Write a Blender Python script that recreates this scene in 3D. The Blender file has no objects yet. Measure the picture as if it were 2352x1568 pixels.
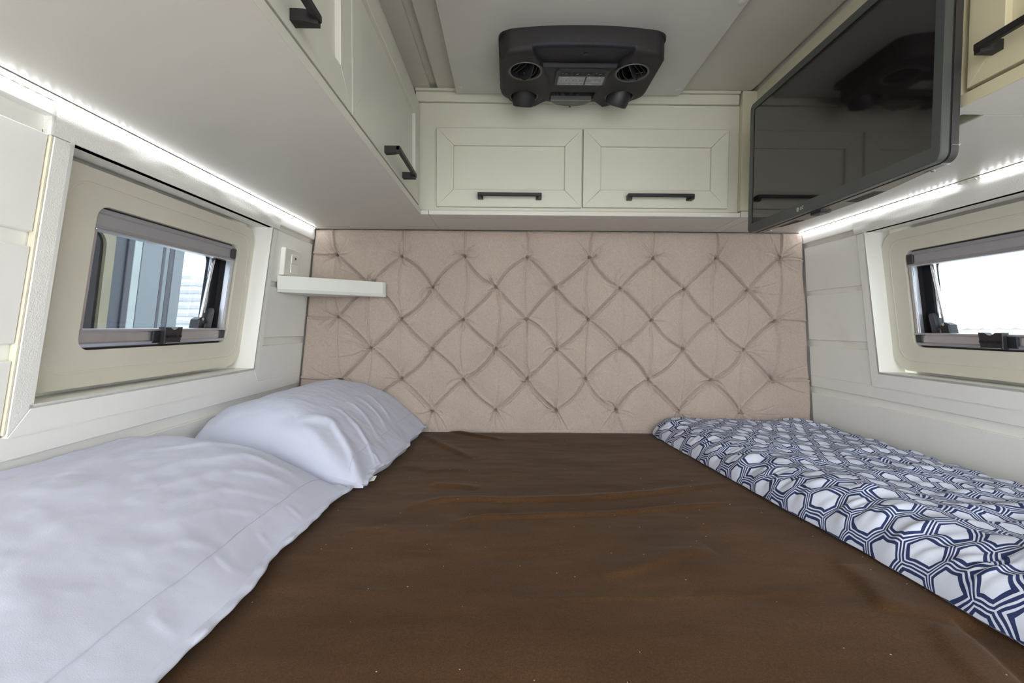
import bpy, bmesh, math, random
import numpy as np
from mathutils import Matrix, Vector, Euler

random.seed(7)
scene = bpy.context.scene
COL = scene.collection

# ------------------------------------------------------------------ camera
FPX = 1075.0
cam_data = bpy.data.cameras.new('camera')
cam_data.sensor_width = 36.0
cam_data.lens = FPX / 2352.0 * 36.0
cam_data.clip_start = 0.01
cam_data.clip_end = 5000
cam = bpy.data.objects.new('camera', cam_data)
COL.objects.link(cam)
CZ = 1.12
_p, _y, _r = math.radians(-1.87), math.radians(-0.43), math.radians(-0.40)
_f = Vector((-math.sin(_y) * math.cos(_p), math.cos(_y) * math.cos(_p), math.sin(_p)))
_rt = Vector((math.cos(_y), math.sin(_y), 0))
_up = _rt.cross(_f)
_r2 = _rt * math.cos(_r) - _up * math.sin(_r)
_u2 = _rt * math.sin(_r) + _up * math.cos(_r)
_m = Matrix((_r2, _u2, -_f)).transposed().to_4x4()
_m.translation = (0, 0, CZ)
cam.matrix_world = _m
scene.camera = cam

# ------------------------------------------------------------------ light and exposure
SKY_STRENGTH = 8.2
LED_STRENGTH = 70.0
scene.view_settings.view_transform = 'Standard'
scene.view_settings.look = 'None'
scene.view_settings.gamma = 1.0
scene.view_settings.use_curve_mapping = False
scene.view_settings.exposure = 0.0
world = bpy.data.worlds.new('sky')
scene.world = world
world.use_nodes = True
_nt = world.node_tree
_bg = _nt.nodes['Background']
_bg.inputs[0].default_value = (0.93, 0.965, 1.0, 1)
_bg.inputs[1].default_value = SKY_STRENGTH
try:
    scene.cycles.use_denoising = True
    scene.cycles.max_bounces = 10
    scene.cycles.diffuse_bounces = 7
    scene.cycles.caustics_reflective = False
    scene.cycles.sample_clamp_indirect = 6.0
except Exception:
    pass

# ------------------------------------------------------------------ materials
MATS = {}


def srgb(r, g, b):
    f = lambda c: (c / 255.0) / 12.92 if c / 255.0 <= 0.04045 else ((c / 255.0 + 0.055) / 1.055) ** 2.4
    return (f(r), f(g), f(b))


def mat(name, color, rough=0.5, var=0.05, vscale=6.0, bump=0.0, bscale=200.0, metallic=0.0, spec=0.5, sheen=0.0,
        coat=0.0, stain=None, emission=None, estr=0.0):
    m = bpy.data.materials.new(name)
    m.use_nodes = True
    nt = m.node_tree
    b = nt.nodes['Principled BSDF']
    b.inputs['Roughness'].default_value = rough
    b.inputs['Metallic'].default_value = metallic
    b.inputs['Specular IOR Level'].default_value = spec
    b.inputs['Sheen Weight'].default_value = sheen
    b.inputs['Coat Weight'].default_value = coat
    tc = nt.nodes.new('ShaderNodeTexCoord')
    n = nt.nodes.new('ShaderNodeTexNoise')
    n.inputs['Scale'].default_value = vscale
    n.inputs['Detail'].default_value = 4
    nt.links.new(tc.outputs['Object'], n.inputs['Vector'])
    r = nt.nodes.new('ShaderNodeValToRGB')
    r.color_ramp.elements[0].position = 0.3
    r.color_ramp.elements[1].position = 0.7
    r.color_ramp.elements[0].color = tuple(c * (1 - var) for c in color) + (1,)
    r.color_ramp.elements[1].color = tuple(min(1, c * (1 + var)) for c in color) + (1,)
    nt.links.new(n.outputs['Fac'], r.inputs['Fac'])
    out = r.outputs['Color']
    if stain:
        n2 = nt.nodes.new('ShaderNodeTexNoise')
        n2.inputs['Scale'].default_value = 9.0
        n2.inputs['Detail'].default_value = 6
        nt.links.new(tc.outputs['Object'], n2.inputs['Vector'])
        r2 = nt.nodes.new('ShaderNodeValToRGB')
        r2.color_ramp.elements[0].position = 0.62
        r2.color_ramp.elements[1].position = 0.82
        r2.color_ramp.elements[0].color = (0, 0, 0, 1)
        r2.color_ramp.elements[1].color = (0.6, 0.6, 0.6, 1)
        nt.links.new(n2.outputs['Fac'], r2.inputs['Fac'])
        mx = nt.nodes.new('ShaderNodeMixRGB')
        mx.inputs[2].default_value = tuple(stain) + (1,)
        nt.links.new(r2.outputs['Color'], mx.inputs[0])
        nt.links.new(out, mx.inputs[1])
        out = mx.outputs[0]
    nt.links.new(out, b.inputs['Base Color'])
    if bump > 0:
        n3 = nt.nodes.new('ShaderNodeTexNoise')
        n3.inputs['Scale'].default_value = bscale
        n3.inputs['Detail'].default_value = 3
        nt.links.new(tc.outputs['Object'], n3.inputs['Vector'])
        bp = nt.nodes.new('ShaderNodeBump')
        bp.inputs['Strength'].default_value = bump
        bp.inputs['Distance'].default_value = 0.002
        nt.links.new(n3.outputs['Fac'], bp.inputs['Height'])
        nt.links.new(bp.outputs['Normal'], b.inputs['Normal'])
    if emission:
        b.inputs['Emission Color'].default_value = tuple(emission) + (1,)
        b.inputs['Emission Strength'].default_value = estr
    MATS[name] = m
    return m


CREAM = (0.60, 0.587, 0.52)
M_CAB = mat('cabinet_paint', CREAM, 0.42, 0.025, 5, 0.06, 350)
M_GREEN = mat('cabinet_back_paint', (0.568, 0.552, 0.460), 0.42, 0.03, 5, 0.06, 350)
M_SOFF = mat('soffit_board', (0.574, 0.545, 0.488), 0.45, 0.02, 4, 0.05, 400)
M_WARMLIT = mat('warm_lit_cabinet_paint', (0.622, 0.563, 0.378), 0.42, 0.03, 5, 0.06, 350)  # yellow of the warm light put into the cabinet colour
M_HALFWARM = mat('half_warm_lit_paint', (0.590, 0.558, 0.422), 0.42, 0.03, 5, 0.06, 350)  # weaker warm light tint put into the cabinet colour
M_WALL = mat('plank_paint', (0.86, 0.855, 0.815), 0.45, 0.03, 3, 0.06, 350, stain=(0.78, 0.74, 0.64))
M_VINYL = mat('padded_vinyl', (0.85, 0.845, 0.80), 0.5, 0.03, 6, 0.5, 420)
M_CAULK = mat('yellowed_caulk', (0.74, 0.69, 0.54), 0.6, 0.12, 30)
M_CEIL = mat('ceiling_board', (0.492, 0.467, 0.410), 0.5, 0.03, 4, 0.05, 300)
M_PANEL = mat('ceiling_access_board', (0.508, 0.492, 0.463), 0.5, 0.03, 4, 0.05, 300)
M_PLATE = mat('window_surround', (0.666, 0.639, 0.540), 0.42, 0.03, 7, 0.1, 300, stain=(0.68, 0.62, 0.48))
M_ALU = mat('brushed_aluminium', (0.62, 0.62, 0.65), 0.32, 0.04, 30, 0, metallic=0.85)
M_BLIND = mat('blind_cassette', (0.378, 0.369, 0.387), 0.45, 0.03, 10, metallic=0.2)
M_BLACK = mat('black_plastic', (0.022, 0.021, 0.023), 0.45, 0.15, 20)
M_RUBBER = mat('dark_rubber', (0.012, 0.014, 0.02), 0.6, 0.2, 20)
M_HANDLE = mat('black_handle_metal', (0.015, 0.0135, 0.0135), 0.45, 0.1, 30, 0.05, 500, spec=0.35)
M_AC = mat('charcoal_textured_plastic', (0.020, 0.0185, 0.0185), 0.6, 0.12, 30, 0.25, 900, spec=0.35)
M_ACBAND = mat('dusty_dark_plastic', (0.009, 0.008, 0.013), 0.55, 0.35, 12, 0.25, 900, spec=0.35, stain=(0.035, 0.035, 0.045))
M_ACRING = mat('grey_vent_ring', (0.085, 0.083, 0.077), 0.5, 0.1, 30)
M_ACDARK = mat('vent_black', (0.006, 0.006, 0.006), 0.5, 0.1, 20)
M_ACLIP = mat('grey_deflector', (0.11, 0.11, 0.10), 0.5, 0.08, 20)
M_DISP = mat('display_face', (0.19, 0.21, 0.20), 0.3, 0.06, 15)
M_INK = mat('pale_print', (0.55, 0.57, 0.55), 0.5, 0.05, 10)
M_BLUEINK = mat('blue_print', (0.25, 0.36, 0.50), 0.5, 0.05, 10)
M_REDINK = mat('red_print', (0.30, 0.06, 0.07), 0.5, 0.05, 10)
M_STICK = mat('sticker_paper', (0.52, 0.48, 0.46), 0.5, 0.05, 60)
M_REDLED = mat('red_indicator', (0.10, 0.03, 0.03), 0.4, 0.05, 60)
M_PILLOW = mat('pale_cotton', (0.512, 0.533, 0.641), 0.85, 0.02, 8, 0.12, 900, sheen=0.15)
M_SEAM = mat('pillow_hem', (0.495, 0.513, 0.612), 0.85, 0.02, 8, 0.1, 900)
M_BEZEL = mat('tv_bezel', (0.056, 0.061, 0.058), 0.35, 0.04, 30)
M_TVSHELL = mat('tv_shell', (0.030, 0.028, 0.030), 0.3, 0.08, 30)
M_TVBOT = mat('tv_underside', (0.23, 0.205, 0.165), 0.4, 0.08, 60, metallic=0.2)
M_CHROME = mat('bright_metal', (0.75, 0.75, 0.76), 0.2, 0.03, 30, metallic=1.0)
M_LOGO = mat('silver_print', (0.55, 0.56, 0.52), 0.4, 0.03, 30)
M_TAPE = mat('light_tape', (0.80, 0.78, 0.70), 0.5, 0.05, 60)
M_LED = mat('led_chip', (1, 1, 1), 0.5, 0.0, 10, emission=(0.93, 0.97, 1.0), estr=LED_STRENGTH)
M_LEDOFF = mat('led_chip_unlit', (0.75, 0.72, 0.62), 0.5, 0.05, 10)
M_WHITEP = mat('white_plastic', (0.83, 0.82, 0.76), 0.35, 0.02, 20)
M_SHELF = mat('shelf_paint', (0.707, 0.721, 0.670), 0.4, 0.03, 6, 0.05, 350)
M_WOOD = mat('ply_edge', (0.42, 0.33, 0.22), 0.6, 0.15, 12)
M_FLOOR = mat('vinyl_floor', (0.30, 0.25, 0.20), 0.5, 0.2, 4, 0.1, 60)
M_MATT = mat('mattress_ticking', (0.6, 0.58, 0.55), 0.9, 0.05, 20)
# outside
M_ASPHALT = mat('asphalt', (0.45, 0.44, 0.43), 0.9, 0.1, 0.4)
M_VANBODY = mat('grey_van_paint', (0.055, 0.062, 0.072), 0.4, 0.05, 2)
M_VANLIGHT = mat('pale_van_paint', (0.17, 0.188, 0.198), 0.4, 0.05, 2)
M_VANDARK = mat('dark_van_glass', (0.014, 0.012, 0.013), 0.12, 0.3, 3, spec=0.3)
M_VANCREAM = mat('cream_rubber_trim', (0.21, 0.185, 0.12), 0.6, 0.06, 9)
M_VANWHITE = mat('white_strip', (0.34, 0.37, 0.36), 0.5, 0.05, 9)
M_VANGREY = mat('dark_grey_strip', (0.055, 0.055, 0.065), 0.5, 0.05, 9)
M_TOWER = mat('concrete_grey', (0.46, 0.45, 0.45), 0.9, 0.08, 0.3)
M_TOWER2 = mat('pale_render', (0.66, 0.66, 0.68), 0.9, 0.05, 0.3)
M_HILL = mat('hazy_hill', (0.36, 0.40, 0.45), 0.95, 0.1, 0.01)
M_HOUSE = mat('pale_house_wall', (0.62, 0.58, 0.53), 0.9, 0.1, 0.2)
M_ROOF = mat('terracotta_roof', (0.52, 0.40, 0.33), 0.9, 0.1, 0.2)


def glass_mat():
    m = bpy.data.materials.new('acrylic_pane')
    m.use_nodes = True
    nt = m.node_tree
    nt.nodes.remove(nt.nodes['Principled BSDF'])
    out = nt.nodes['Material Output']
    t = nt.nodes.new('ShaderNodeBsdfTransparent')
    t.inputs[0].default_value = (0.56, 0.60, 0.63, 1)
    g = nt.nodes.new('ShaderNodeBsdfGlossy')
    g.inputs['Roughness'].default_value = 0.02
    g.inputs['Color'].default_value = (0.9, 0.95, 1, 1)
    fr = nt.nodes.new('ShaderNodeFresnel')
    fr.inputs[0].default_value = 1.45
    mx = nt.nodes.new('ShaderNodeMixShader')
    ge = nt.nodes.new('ShaderNodeNewGeometry')
    inv = nt.nodes.new('ShaderNodeMath')
    inv.operation = 'SUBTRACT'
    inv.inputs[0].default_value = 1.0
    nt.links.new(ge.outputs['Backfacing'], inv.inputs[1])
    mu = nt.nodes.new('ShaderNodeMath')
    mu.operation = 'MULTIPLY'
    nt.links.new(fr.outputs[0], mu.inputs[0])
    nt.links.new(inv.outputs[0], mu.inputs[1])
    nt.links.new(mu.outputs[0], mx.inputs[0])
    nt.links.new(t.outputs[0], mx.inputs[1])
    nt.links.new(g.outputs[0], mx.inputs[2])
    nt.links.new(mx.outputs[0], out.inputs[0])
    return m


M_GLASS = glass_mat()


def screen_mat():
    m = bpy.data.materials.new('tv_screen_glass')
    m.use_nodes = True
    nt = m.node_tree
    b = nt.nodes['Principled BSDF']
    b.inputs['Roughness'].default_value = 0.05
    b.inputs['Specular IOR Level'].default_value = 1.0
    tc = nt.nodes.new('ShaderNodeTexCoord')
    n = nt.nodes.new('ShaderNodeTexNoise')
    n.inputs['Scale'].default_value = 900
    nt.links.new(tc.outputs['Object'], n.inputs[0])
    r = nt.nodes.new('ShaderNodeValToRGB')
    r.color_ramp.elements[0].position = 0.74
    r.color_ramp.elements[0].color = (0.008, 0.007, 0.007, 1)
    r.color_ramp.elements[1].position = 0.82
    r.color_ramp.elements[1].color = (0.04, 0.04, 0.04, 1)
    nt.links.new(n.outputs['Fac'], r.inputs[0])
    nt.links.new(r.outputs[0], b.inputs['Base Color'])
    return m


M_SCREEN = screen_mat()


def linen_mat():
    m = bpy.data.materials.new('beige_linen')
    m.use_nodes = True
    nt = m.node_tree
    L = nt.links.new
    b = nt.nodes['Principled BSDF']
    b.inputs['Roughness'].default_value = 0.9
    b.inputs['Specular IOR Level'].default_value = 0.2
    b.inputs['Sheen Weight'].default_value = 0.15
    tc = nt.nodes.new('ShaderNodeTexCoord')
    heights = []
    for sc in ((260, 1, 1400), (1400, 1, 260)):
        mp = nt.nodes.new('ShaderNodeMapping')
        mp.inputs['Scale'].default_value = sc
        L(tc.outputs['Object'], mp.inputs[0])
        n = nt.nodes.new('ShaderNodeTexNoise')
        n.inputs['Scale'].default_value = 1.0
        n.inputs['Detail'].default_value = 2
        L(mp.outputs[0], n.inputs[0])
        heights.append(n.outputs['Fac'])
    ad = nt.nodes.new('ShaderNodeMath')
    ad.operation = 'ADD'
    L(heights[0], ad.inputs[0])
    L(heights[1], ad.inputs[1])
    big = nt.nodes.new('ShaderNodeTexNoise')
    big.inputs['Scale'].default_value = 5
    big.inputs['Detail'].default_value = 5
    L(tc.outputs['Object'], big.inputs[0])
    r = nt.nodes.new('ShaderNodeValToRGB')
    r.color_ramp.elements[0].position = 0.36
    r.color_ramp.elements[0].color = (0.365, 0.296, 0.250, 1)
    r.color_ramp.elements[1].position = 0.64
    r.color_ramp.elements[1].color = (0.505, 0.420, 0.362, 1)
    hf = nt.nodes.new('ShaderNodeMath')
    hf.operation = 'MULTIPLY'
    hf.inputs[1].default_value = 0.5
    L(ad.outputs[0], hf.inputs[0])
    L(hf.outputs[0], r.inputs[0])
    mx = nt.nodes.new('ShaderNodeMixRGB')
    mx.blend_type = 'MULTIPLY'
    mx.inputs[0].default_value = 0.35
    r2 = nt.nodes.new('ShaderNodeValToRGB')
    r2.color_ramp.elements[0].position = 0.35
    r2.color_ramp.elements[0].color = (0.80, 0.80, 0.82, 1)
    r2.color_ramp.elements[1].position = 0.65
    r2.color_ramp.elements[1].color = (1, 1, 1, 1)
    L(big.outputs['Fac'], r2.inputs[0])
    L(r.outputs[0], mx.inputs[1])
    L(r2.outputs[0], mx.inputs[2])
    L(mx.outputs[0], b.inputs['Base Color'])
    bp = nt.nodes.new('ShaderNodeBump')
    bp.inputs['Strength'].default_value = 0.35
    bp.inputs['Distance'].default_value = 0.0012
    L(ad.outputs[0], bp.inputs['Height'])
    L(bp.outputs[0], b.inputs['Normal'])
    return m


M_LINEN = linen_mat()


def velvet_mat():
    m = bpy.data.materials.new('brown_velour')
    m.use_nodes = True
    nt = m.node_tree
    L = nt.links.new
    b = nt.nodes['Principled BSDF']
    b.inputs['Roughness'].default_value = 0.95
    b.inputs['Specular IOR Level'].default_value = 0.1
    b.inputs['Sheen Weight'].default_value = 0.11
    b.inputs['Sheen Roughness'].default_value = 0.45
    b.inputs['Sheen Tint'].default_value = (0.80, 0.68, 0.58, 1)
    tc = nt.nodes.new('ShaderNodeTexCoord')
    n = nt.nodes.new('ShaderNodeTexNoise')
    n.inputs['Scale'].default_value = 5
    n.inputs['Detail'].default_value = 6
    mp = nt.nodes.new('ShaderNodeMapping')
    mp.inputs['Scale'].default_value = (1, 2.6, 1)
    L(tc.outputs['Object'], mp.inputs[0])
    L(mp.outputs[0], n.inputs[0])
    r = nt.nodes.new('ShaderNodeValToRGB')
    r.color_ramp.elements[0].position = 0.3
    r.color_ramp.elements[0].color = (0.049, 0.0238, 0.0100, 1)
    r.color_ramp.elements[1].position = 0.7
    r.color_ramp.elements[1].color = (0.075, 0.0378, 0.0168, 1)
    L(n.outputs['Fac'], r.inputs[0])
    # nap grain
    n2 = nt.nodes.new('ShaderNodeTexNoise')
    n2.inputs['Scale'].default_value = 480
    n2.inputs['Detail'].default_value = 2
    L(tc.outputs['Object'], n2.inputs[0])
    r2 = nt.nodes.new('ShaderNodeValToRGB')
    r2.color_ramp.elements[0].position = 0.3
    r2.color_ramp.elements[0].color = (0.72, 0.72, 0.72, 1)
    r2.color_ramp.elements[1].position = 0.72
    r2.color_ramp.elements[1].color = (1.3, 1.3, 1.3, 1)
    L(n2.outputs['Fac'], r2.inputs[0])
    mx = nt.nodes.new('ShaderNodeMixRGB')
    mx.blend_type = 'MULTIPLY'
    mx.inputs[0].default_value = 0.8
    L(r.outputs[0], mx.inputs[1])
    L(r2.outputs[0], mx.inputs[2])
    # white lint specks
    v = nt.nodes.new('ShaderNodeTexVoronoi')
    v.inputs['Scale'].default_value = 44
    L(tc.outputs['Object'], v.inputs[0])
    lt = nt.nodes.new('ShaderNodeMath')
    lt.operation = 'LESS_THAN'
    lt.inputs[1].default_value = 0.040
    L(v.outputs['Distance'], lt.inputs[0])
    gt = nt.nodes.new('ShaderNodeMath')
    gt.operation = 'GREATER_THAN'
    gt.inputs[1].default_value = 0.25
    sp = nt.nodes.new('ShaderNodeSeparateColor')
    L(v.outputs['Color'], sp.inputs[0])
    L(sp.outputs[0], gt.inputs[0])
    mu = nt.nodes.new('ShaderNodeMath')
    mu.operation = 'MULTIPLY'
    L(lt.outputs[0], mu.inputs[0])
    L(gt.outputs[0], mu.inputs[1])
    mx2 = nt.nodes.new('ShaderNodeMixRGB')
    mx2.inputs[2].default_value = (0.55, 0.5, 0.45, 1)
    L(mu.outputs[0], mx2.inputs[0])
    L(mx.outputs[0], mx2.inputs[1])
    L(mx2.outputs[0], b.inputs['Base Color'])
    bp = nt.nodes.new('ShaderNodeBump')
    bp.inputs['Strength'].default_value = 0.4
    bp.inputs['Distance'].default_value = 0.001
    L(n2.outputs['Fac'], bp.inputs['Height'])
    L(bp.outputs[0], b.inputs['Normal'])
    return m


M_VELVET = velvet_mat()


def lattice_mat():
    """white cotton printed with a navy honeycomb lattice, four lines to a band, on the cloth's own UVs"""
    m = bpy.data.materials.new('lattice_print_cotton')
    m.use_nodes = True
    nt = m.node_tree
    L = nt.links.new
    b = nt.nodes['Principled BSDF']
    b.inputs['Roughness'].default_value = 0.9
    b.inputs['Specular IOR Level'].default_value = 0.15

    def math1(op, a, bb=None, c=None):
        n = nt.nodes.new('ShaderNodeMath')
        n.operation = op
        for i, q in enumerate((a, bb, c)):
            if q is None:
                continue
            if isinstance(q, (int, float)):
                n.inputs[i].default_value = q
            else:
                L(q, n.inputs[i])
        return n.outputs[0]

    uv = nt.nodes.new('ShaderNodeUVMap')
    uv.uv_map = 'UVMap'
    ns = nt.nodes.new('ShaderNodeTexNoise')
    ns.inputs['Scale'].default_value = 1.1
    ns.inputs['Detail'].default_value = 2
    L(uv.outputs[0], ns.inputs[0])
    sub = nt.nodes.new('ShaderNodeVectorMath')
    sub.operation = 'SUBTRACT'
    sub.inputs[1].default_value = (0.5, 0.5, 0.5)
    L(ns.outputs['Color'], sub.inputs[0])
    scl = nt.nodes.new('ShaderNodeVectorMath')
    scl.operation = 'SCALE'
    scl.inputs['Scale'].default_value = 0.16
    L(sub.outputs[0], scl.inputs[0])
    add = nt.nodes.new('ShaderNodeVectorMath')
    add.operation = 'ADD'
    L(uv.outputs[0], add.inputs[0])
    L(scl.outputs[0], add.inputs[1])
    sp = nt.nodes.new('ShaderNodeSeparateXYZ')
    L(add.outputs[0], sp.inputs[0])
    px, py = sp.outputs[0], sp.outputs[1]      # unit: one cell = 1 wide
    S3 = math.sqrt(3)

    def wrap(p, off, per):
        q = math1('ADD', p, off)
        fl = math1('FLOOR', math1('DIVIDE', q, per))
        return math1('SUBTRACT', math1('SUBTRACT', q, math1('MULTIPLY', fl, per)), per / 2)

    ax, ay = math1('ABSOLUTE', wrap(px, 100, 1.0)), math1('ABSOLUTE', wrap(py, 100 * S3, S3))
    bx, by = math1('ABSOLUTE', wrap(px, 100.5, 1.0)), math1('ABSOLUTE', wrap(py, 100.5 * S3, S3))

    def hexd(x, y):
        return math1('MAXIMUM', x, math1('ADD', math1('MULTIPLY', x, 0.5), math1('MULTIPLY', y, S3 / 2)))

    h = math1('MINIMUM', hexd(ax, ay), hexd(bx, by))       # 0 centre .. 0.5 edge
    d = math1('SUBTRACT', 0.5, h)

    def band(lo, hi):
        return math1('MULTIPLY', math1('GREATER_THAN', d, lo), math1('LESS_THAN', d, hi))

    t = math1('ADD', band(0.018, 0.070), band(0.112, 0.195))
    gr = nt.nodes.new('ShaderNodeTexNoise')
    gr.inputs['Scale'].default_value = 3
    gr.inputs['Detail'].default_value = 5
    L(uv.outputs[0], gr.inputs[0])
    ink = nt.nodes.new('ShaderNodeValToRGB')
    ink.color_ramp.elements[0].color = (0.016, 0.026, 0.085, 1)
    ink.color_ramp.elements[1].color = (0.038, 0.054, 0.14, 1)
    L(gr.outputs['Fac'], ink.inputs[0])
    mx = nt.nodes.new('ShaderNodeMixRGB')
    mx.inputs[1].default_value = (0.60, 0.635, 0.745, 1)
    L(t, mx.inputs[0])
    L(ink.outputs[0], mx.inputs[2])
    L(mx.outputs[0], b.inputs['Base Color'])
    tc = nt.nodes.new('ShaderNodeTexCoord')
    n3 = nt.nodes.new('ShaderNodeTexNoise')
    n3.inputs['Scale'].default_value = 160
    L(tc.outputs['Object'], n3.inputs[0])
    bp = nt.nodes.new('ShaderNodeBump')
    bp.inputs['Strength'].default_value = 0.15
    bp.inputs['Distance'].default_value = 0.002
    L(n3.outputs['Fac'], bp.inputs['Height'])
    L(bp.outputs[0], b.inputs['Normal'])
    return m


M_LATTICE = lattice_mat()


# ------------------------------------------------------------------ mesh helpers
class MB:
    def __init__(self, tf=None):
        self.v, self.f, self.tf = [], [], tf

    def add(self, pts, faces):
        o = len(self.v)
        self.v += [tuple(p) for p in pts]
        self.f += [tuple(i + o for i in q) for q in faces]
        return self

    def box(self, x0, x1, y0, y1, z0, z1, ch=0.0):
        if ch <= 0:
            P = [(x, y, z) for z in (z0, z1) for y in (y0, y1) for x in (x0, x1)]
            return self.add(P, [(0, 2, 3, 1), (4, 5, 7, 6), (0, 1, 5, 4), (2, 6, 7, 3), (0, 4, 6, 2), (1, 3, 7, 5)])
        ch = min(ch, abs(x1 - x0) * .45, abs(y1 - y0) * .45, abs(z1 - z0) * .45)
        X, Y, Z = (x0, x1), (y0, y1), (z0, z1)
        P, idx = [], {}
        for i in (0, 1):
            for j in (0, 1):
                for k in (0, 1):
                    sx, sy, sz = (1, -1)[i], (1, -1)[j], (1, -1)[k]
                    for a in range(3):
                        p = [X[i] + sx * ch, Y[j] + sy * ch, Z[k] + sz * ch]
                        p[a] = (X[i], Y[j], Z[k])[a]
                        idx[(i, j, k, a)] = len(P)
                        P.append(p)
        F = []
        for i in (0, 1):
            F.append([idx[(i, 0, 0, 0)], idx[(i, 1, 0, 0)], idx[(i, 1, 1, 0)], idx[(i, 0, 1, 0)]])
            F.append([idx[(0, i, 0, 1)], idx[(1, i, 0, 1)], idx[(1, i, 1, 1)], idx[(0, i, 1, 1)]])
            F.append([idx[(0, 0, i, 2)], idx[(1, 0, i, 2)], idx[(1, 1, i, 2)], idx[(0, 1, i, 2)]])
            for j in (0, 1):
                F.append([idx[(i, j, 0, 0)], idx[(i, j, 1, 0)], idx[(i, j, 1, 1)], idx[(i, j, 0, 1)]])
                F.append([idx[(i, 0, j, 0)], idx[(i, 1, j, 0)], idx[(i, 1, j, 2)], idx[(i, 0, j, 2)]])
                F.append([idx[(0, i, j, 1)], idx[(1, i, j, 1)], idx[(1, i, j, 2)], idx[(0, i, j, 2)]])
                for k in (0, 1):
                    F.append([idx[(i, j, k, a)] for a in range(3)])
        return self.add(P, F)

    def hexa(self, P):  # 8 points, order like box
        return self.add(P, [(0, 2, 3, 1), (4, 5, 7, 6), (0, 1, 5, 4), (2, 6, 7, 3), (0, 4, 6, 2), (1, 3, 7, 5)])

    def prism(self, poly, a0, a1, axis='z', inset=0.0):
        """poly = list of 2d points; extruded along axis; optional chamfer inset on the a1 end"""
        n = len(poly)

        def mk(p, a):
            if axis == 'z':
                return (p[0], p[1], a)
            if axis == 'y':
                return (p[0], a, p[1])
            return (a, p[0], p[1])
        loops = [([mk(p, a0) for p in poly])]
        if inset > 0:
            c = np.mean(np.array(poly), axis=0)
            s = 1 if a1 > a0 else -1
            loops.append([mk(p, a1 - s * inset) for p in poly])
            q = []
            for p in poly:
                d = np.array(p) - c
                L = np.linalg.norm(d)
                q.append(mk(tuple(c + d * (1 - inset / max(L, 1e-6))), a1))
            loops.append(q)
        else:
            loops.append([mk(p, a1) for p in poly])
        P = [p for l in loops for p in l]
        F = [tuple(range(n))[::-1], tuple(range(n * (len(loops) - 1), n * len(loops)))]
        for k in range(len(loops) - 1):
            for i in range(n):
                j = (i + 1) % n
                F.append((k * n + i, k * n + j, (k + 1) * n + j, (k + 1) * n + i))
        return self.add(P, F)

    def loft(self, loops, cap=(True, True)):
        n = len(loops[0])
        P = [p for l in loops for p in l]
        F = []
        for k in range(len(loops) - 1):
            for i in range(n):
                j = (i + 1) % n
                F.append((k * n + i, k * n + j, (k + 1) * n + j, (k + 1) * n + i))
        if cap[0]:
            F.append(tuple(range(n))[::-1])
        if cap[1]:
            F.append(tuple(range(n * (len(loops) - 1), n * len(loops))))
        return self.add(P, F)

    def ring(self, outer, inner, h0, h1, mk):
        """flat ring between two loops (same count) with thickness; mk(p2, h) -> 3d"""
        n = len(outer)
        L = [[mk(p, h0) for p in outer], [mk(p, h1) for p in outer], [mk(p, h1) for p in inner], [mk(p, h0) for p in inner]]
        P = [p for l in L for p in l]
        F = []
        for k in range(4):
            k2 = (k + 1) % 4
            for i in range(n):
                j = (i + 1) % n
                F.append((k * n + i, k * n + j, k2 * n + j, k2 * n + i))
        return self.add(P, F)

    def tube(self, path, r, n=10):
        path = [Vector(p) for p in path]
        loops = []
        for i, p in enumerate(path):
            d = (path[min(i + 1, len(path) - 1)] - path[max(i - 1, 0)]).normalized()
            a = d.orthogonal().normalized() if i == 0 else (ref - d * ref.dot(d)).normalized()
            ref = a
            bb = d.cross(a)
            rr = r[i] if isinstance(r, (list, tuple)) else r
            loops.append([tuple(p + (a * math.cos(t) + bb * math.sin(t)) * rr) for t in [2 * math.pi * k / n for k in range(n)]])
        return self.loft(loops)

    def build(self, name, material, parent=None, smooth=None, offset=None):
        me = bpy.data.meshes.new(name)
        v = [self.tf(p) for p in self.v] if self.tf else self.v
        me.from_pydata(v, [], self.f)
        bm = bmesh.new()
        bm.from_mesh(me)
        bmesh.ops.recalc_face_normals(bm, faces=bm.faces)
        bm.to_mesh(me)
        bm.free()
        me.materials.append(material)
        if smooth:
            me.polygons.foreach_set('use_smooth', [True] * len(me.polygons))
            me.set_sharp_from_angle(angle=math.radians(smooth))
        return link(name, me, parent)


def link(name, me, parent=None):
    o = bpy.data.objects.new(name, me)
    COL.objects.link(o)
    if parent is not None:
        put(o, parent)
    return o


def world_loc(o):
    t = Vector((0, 0, 0))
    while o is not None:
        t += o.location
        o = o.parent
    return t


def put(o, parent):
    o.parent = parent
    o.location = o.location - world_loc(parent)


def thing(name, label, cat, loc=(0, 0, 0), group=None):
    o = bpy.data.objects.new(name, None)
    COL.objects.link(o)
    o.empty_display_size = 0.05
    o.location = loc
    o['label'] = label
    o['category'] = cat
    if group:
        o['group'] = group
    return o


def tag(o, label, cat, group=None):
    o['label'] = label
    o['category'] = cat
    if group:
        o['group'] = group
    return o


def struct(o):
    o['kind'] = 'structure'
    return o


def struct_empty(name, loc=(0, 0, 0)):
    o = bpy.data.objects.new(name, None)
    COL.objects.link(o)
    o.empty_display_size = 0.05
    o.location = loc
    o['kind'] = 'structure'
    return o


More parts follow.
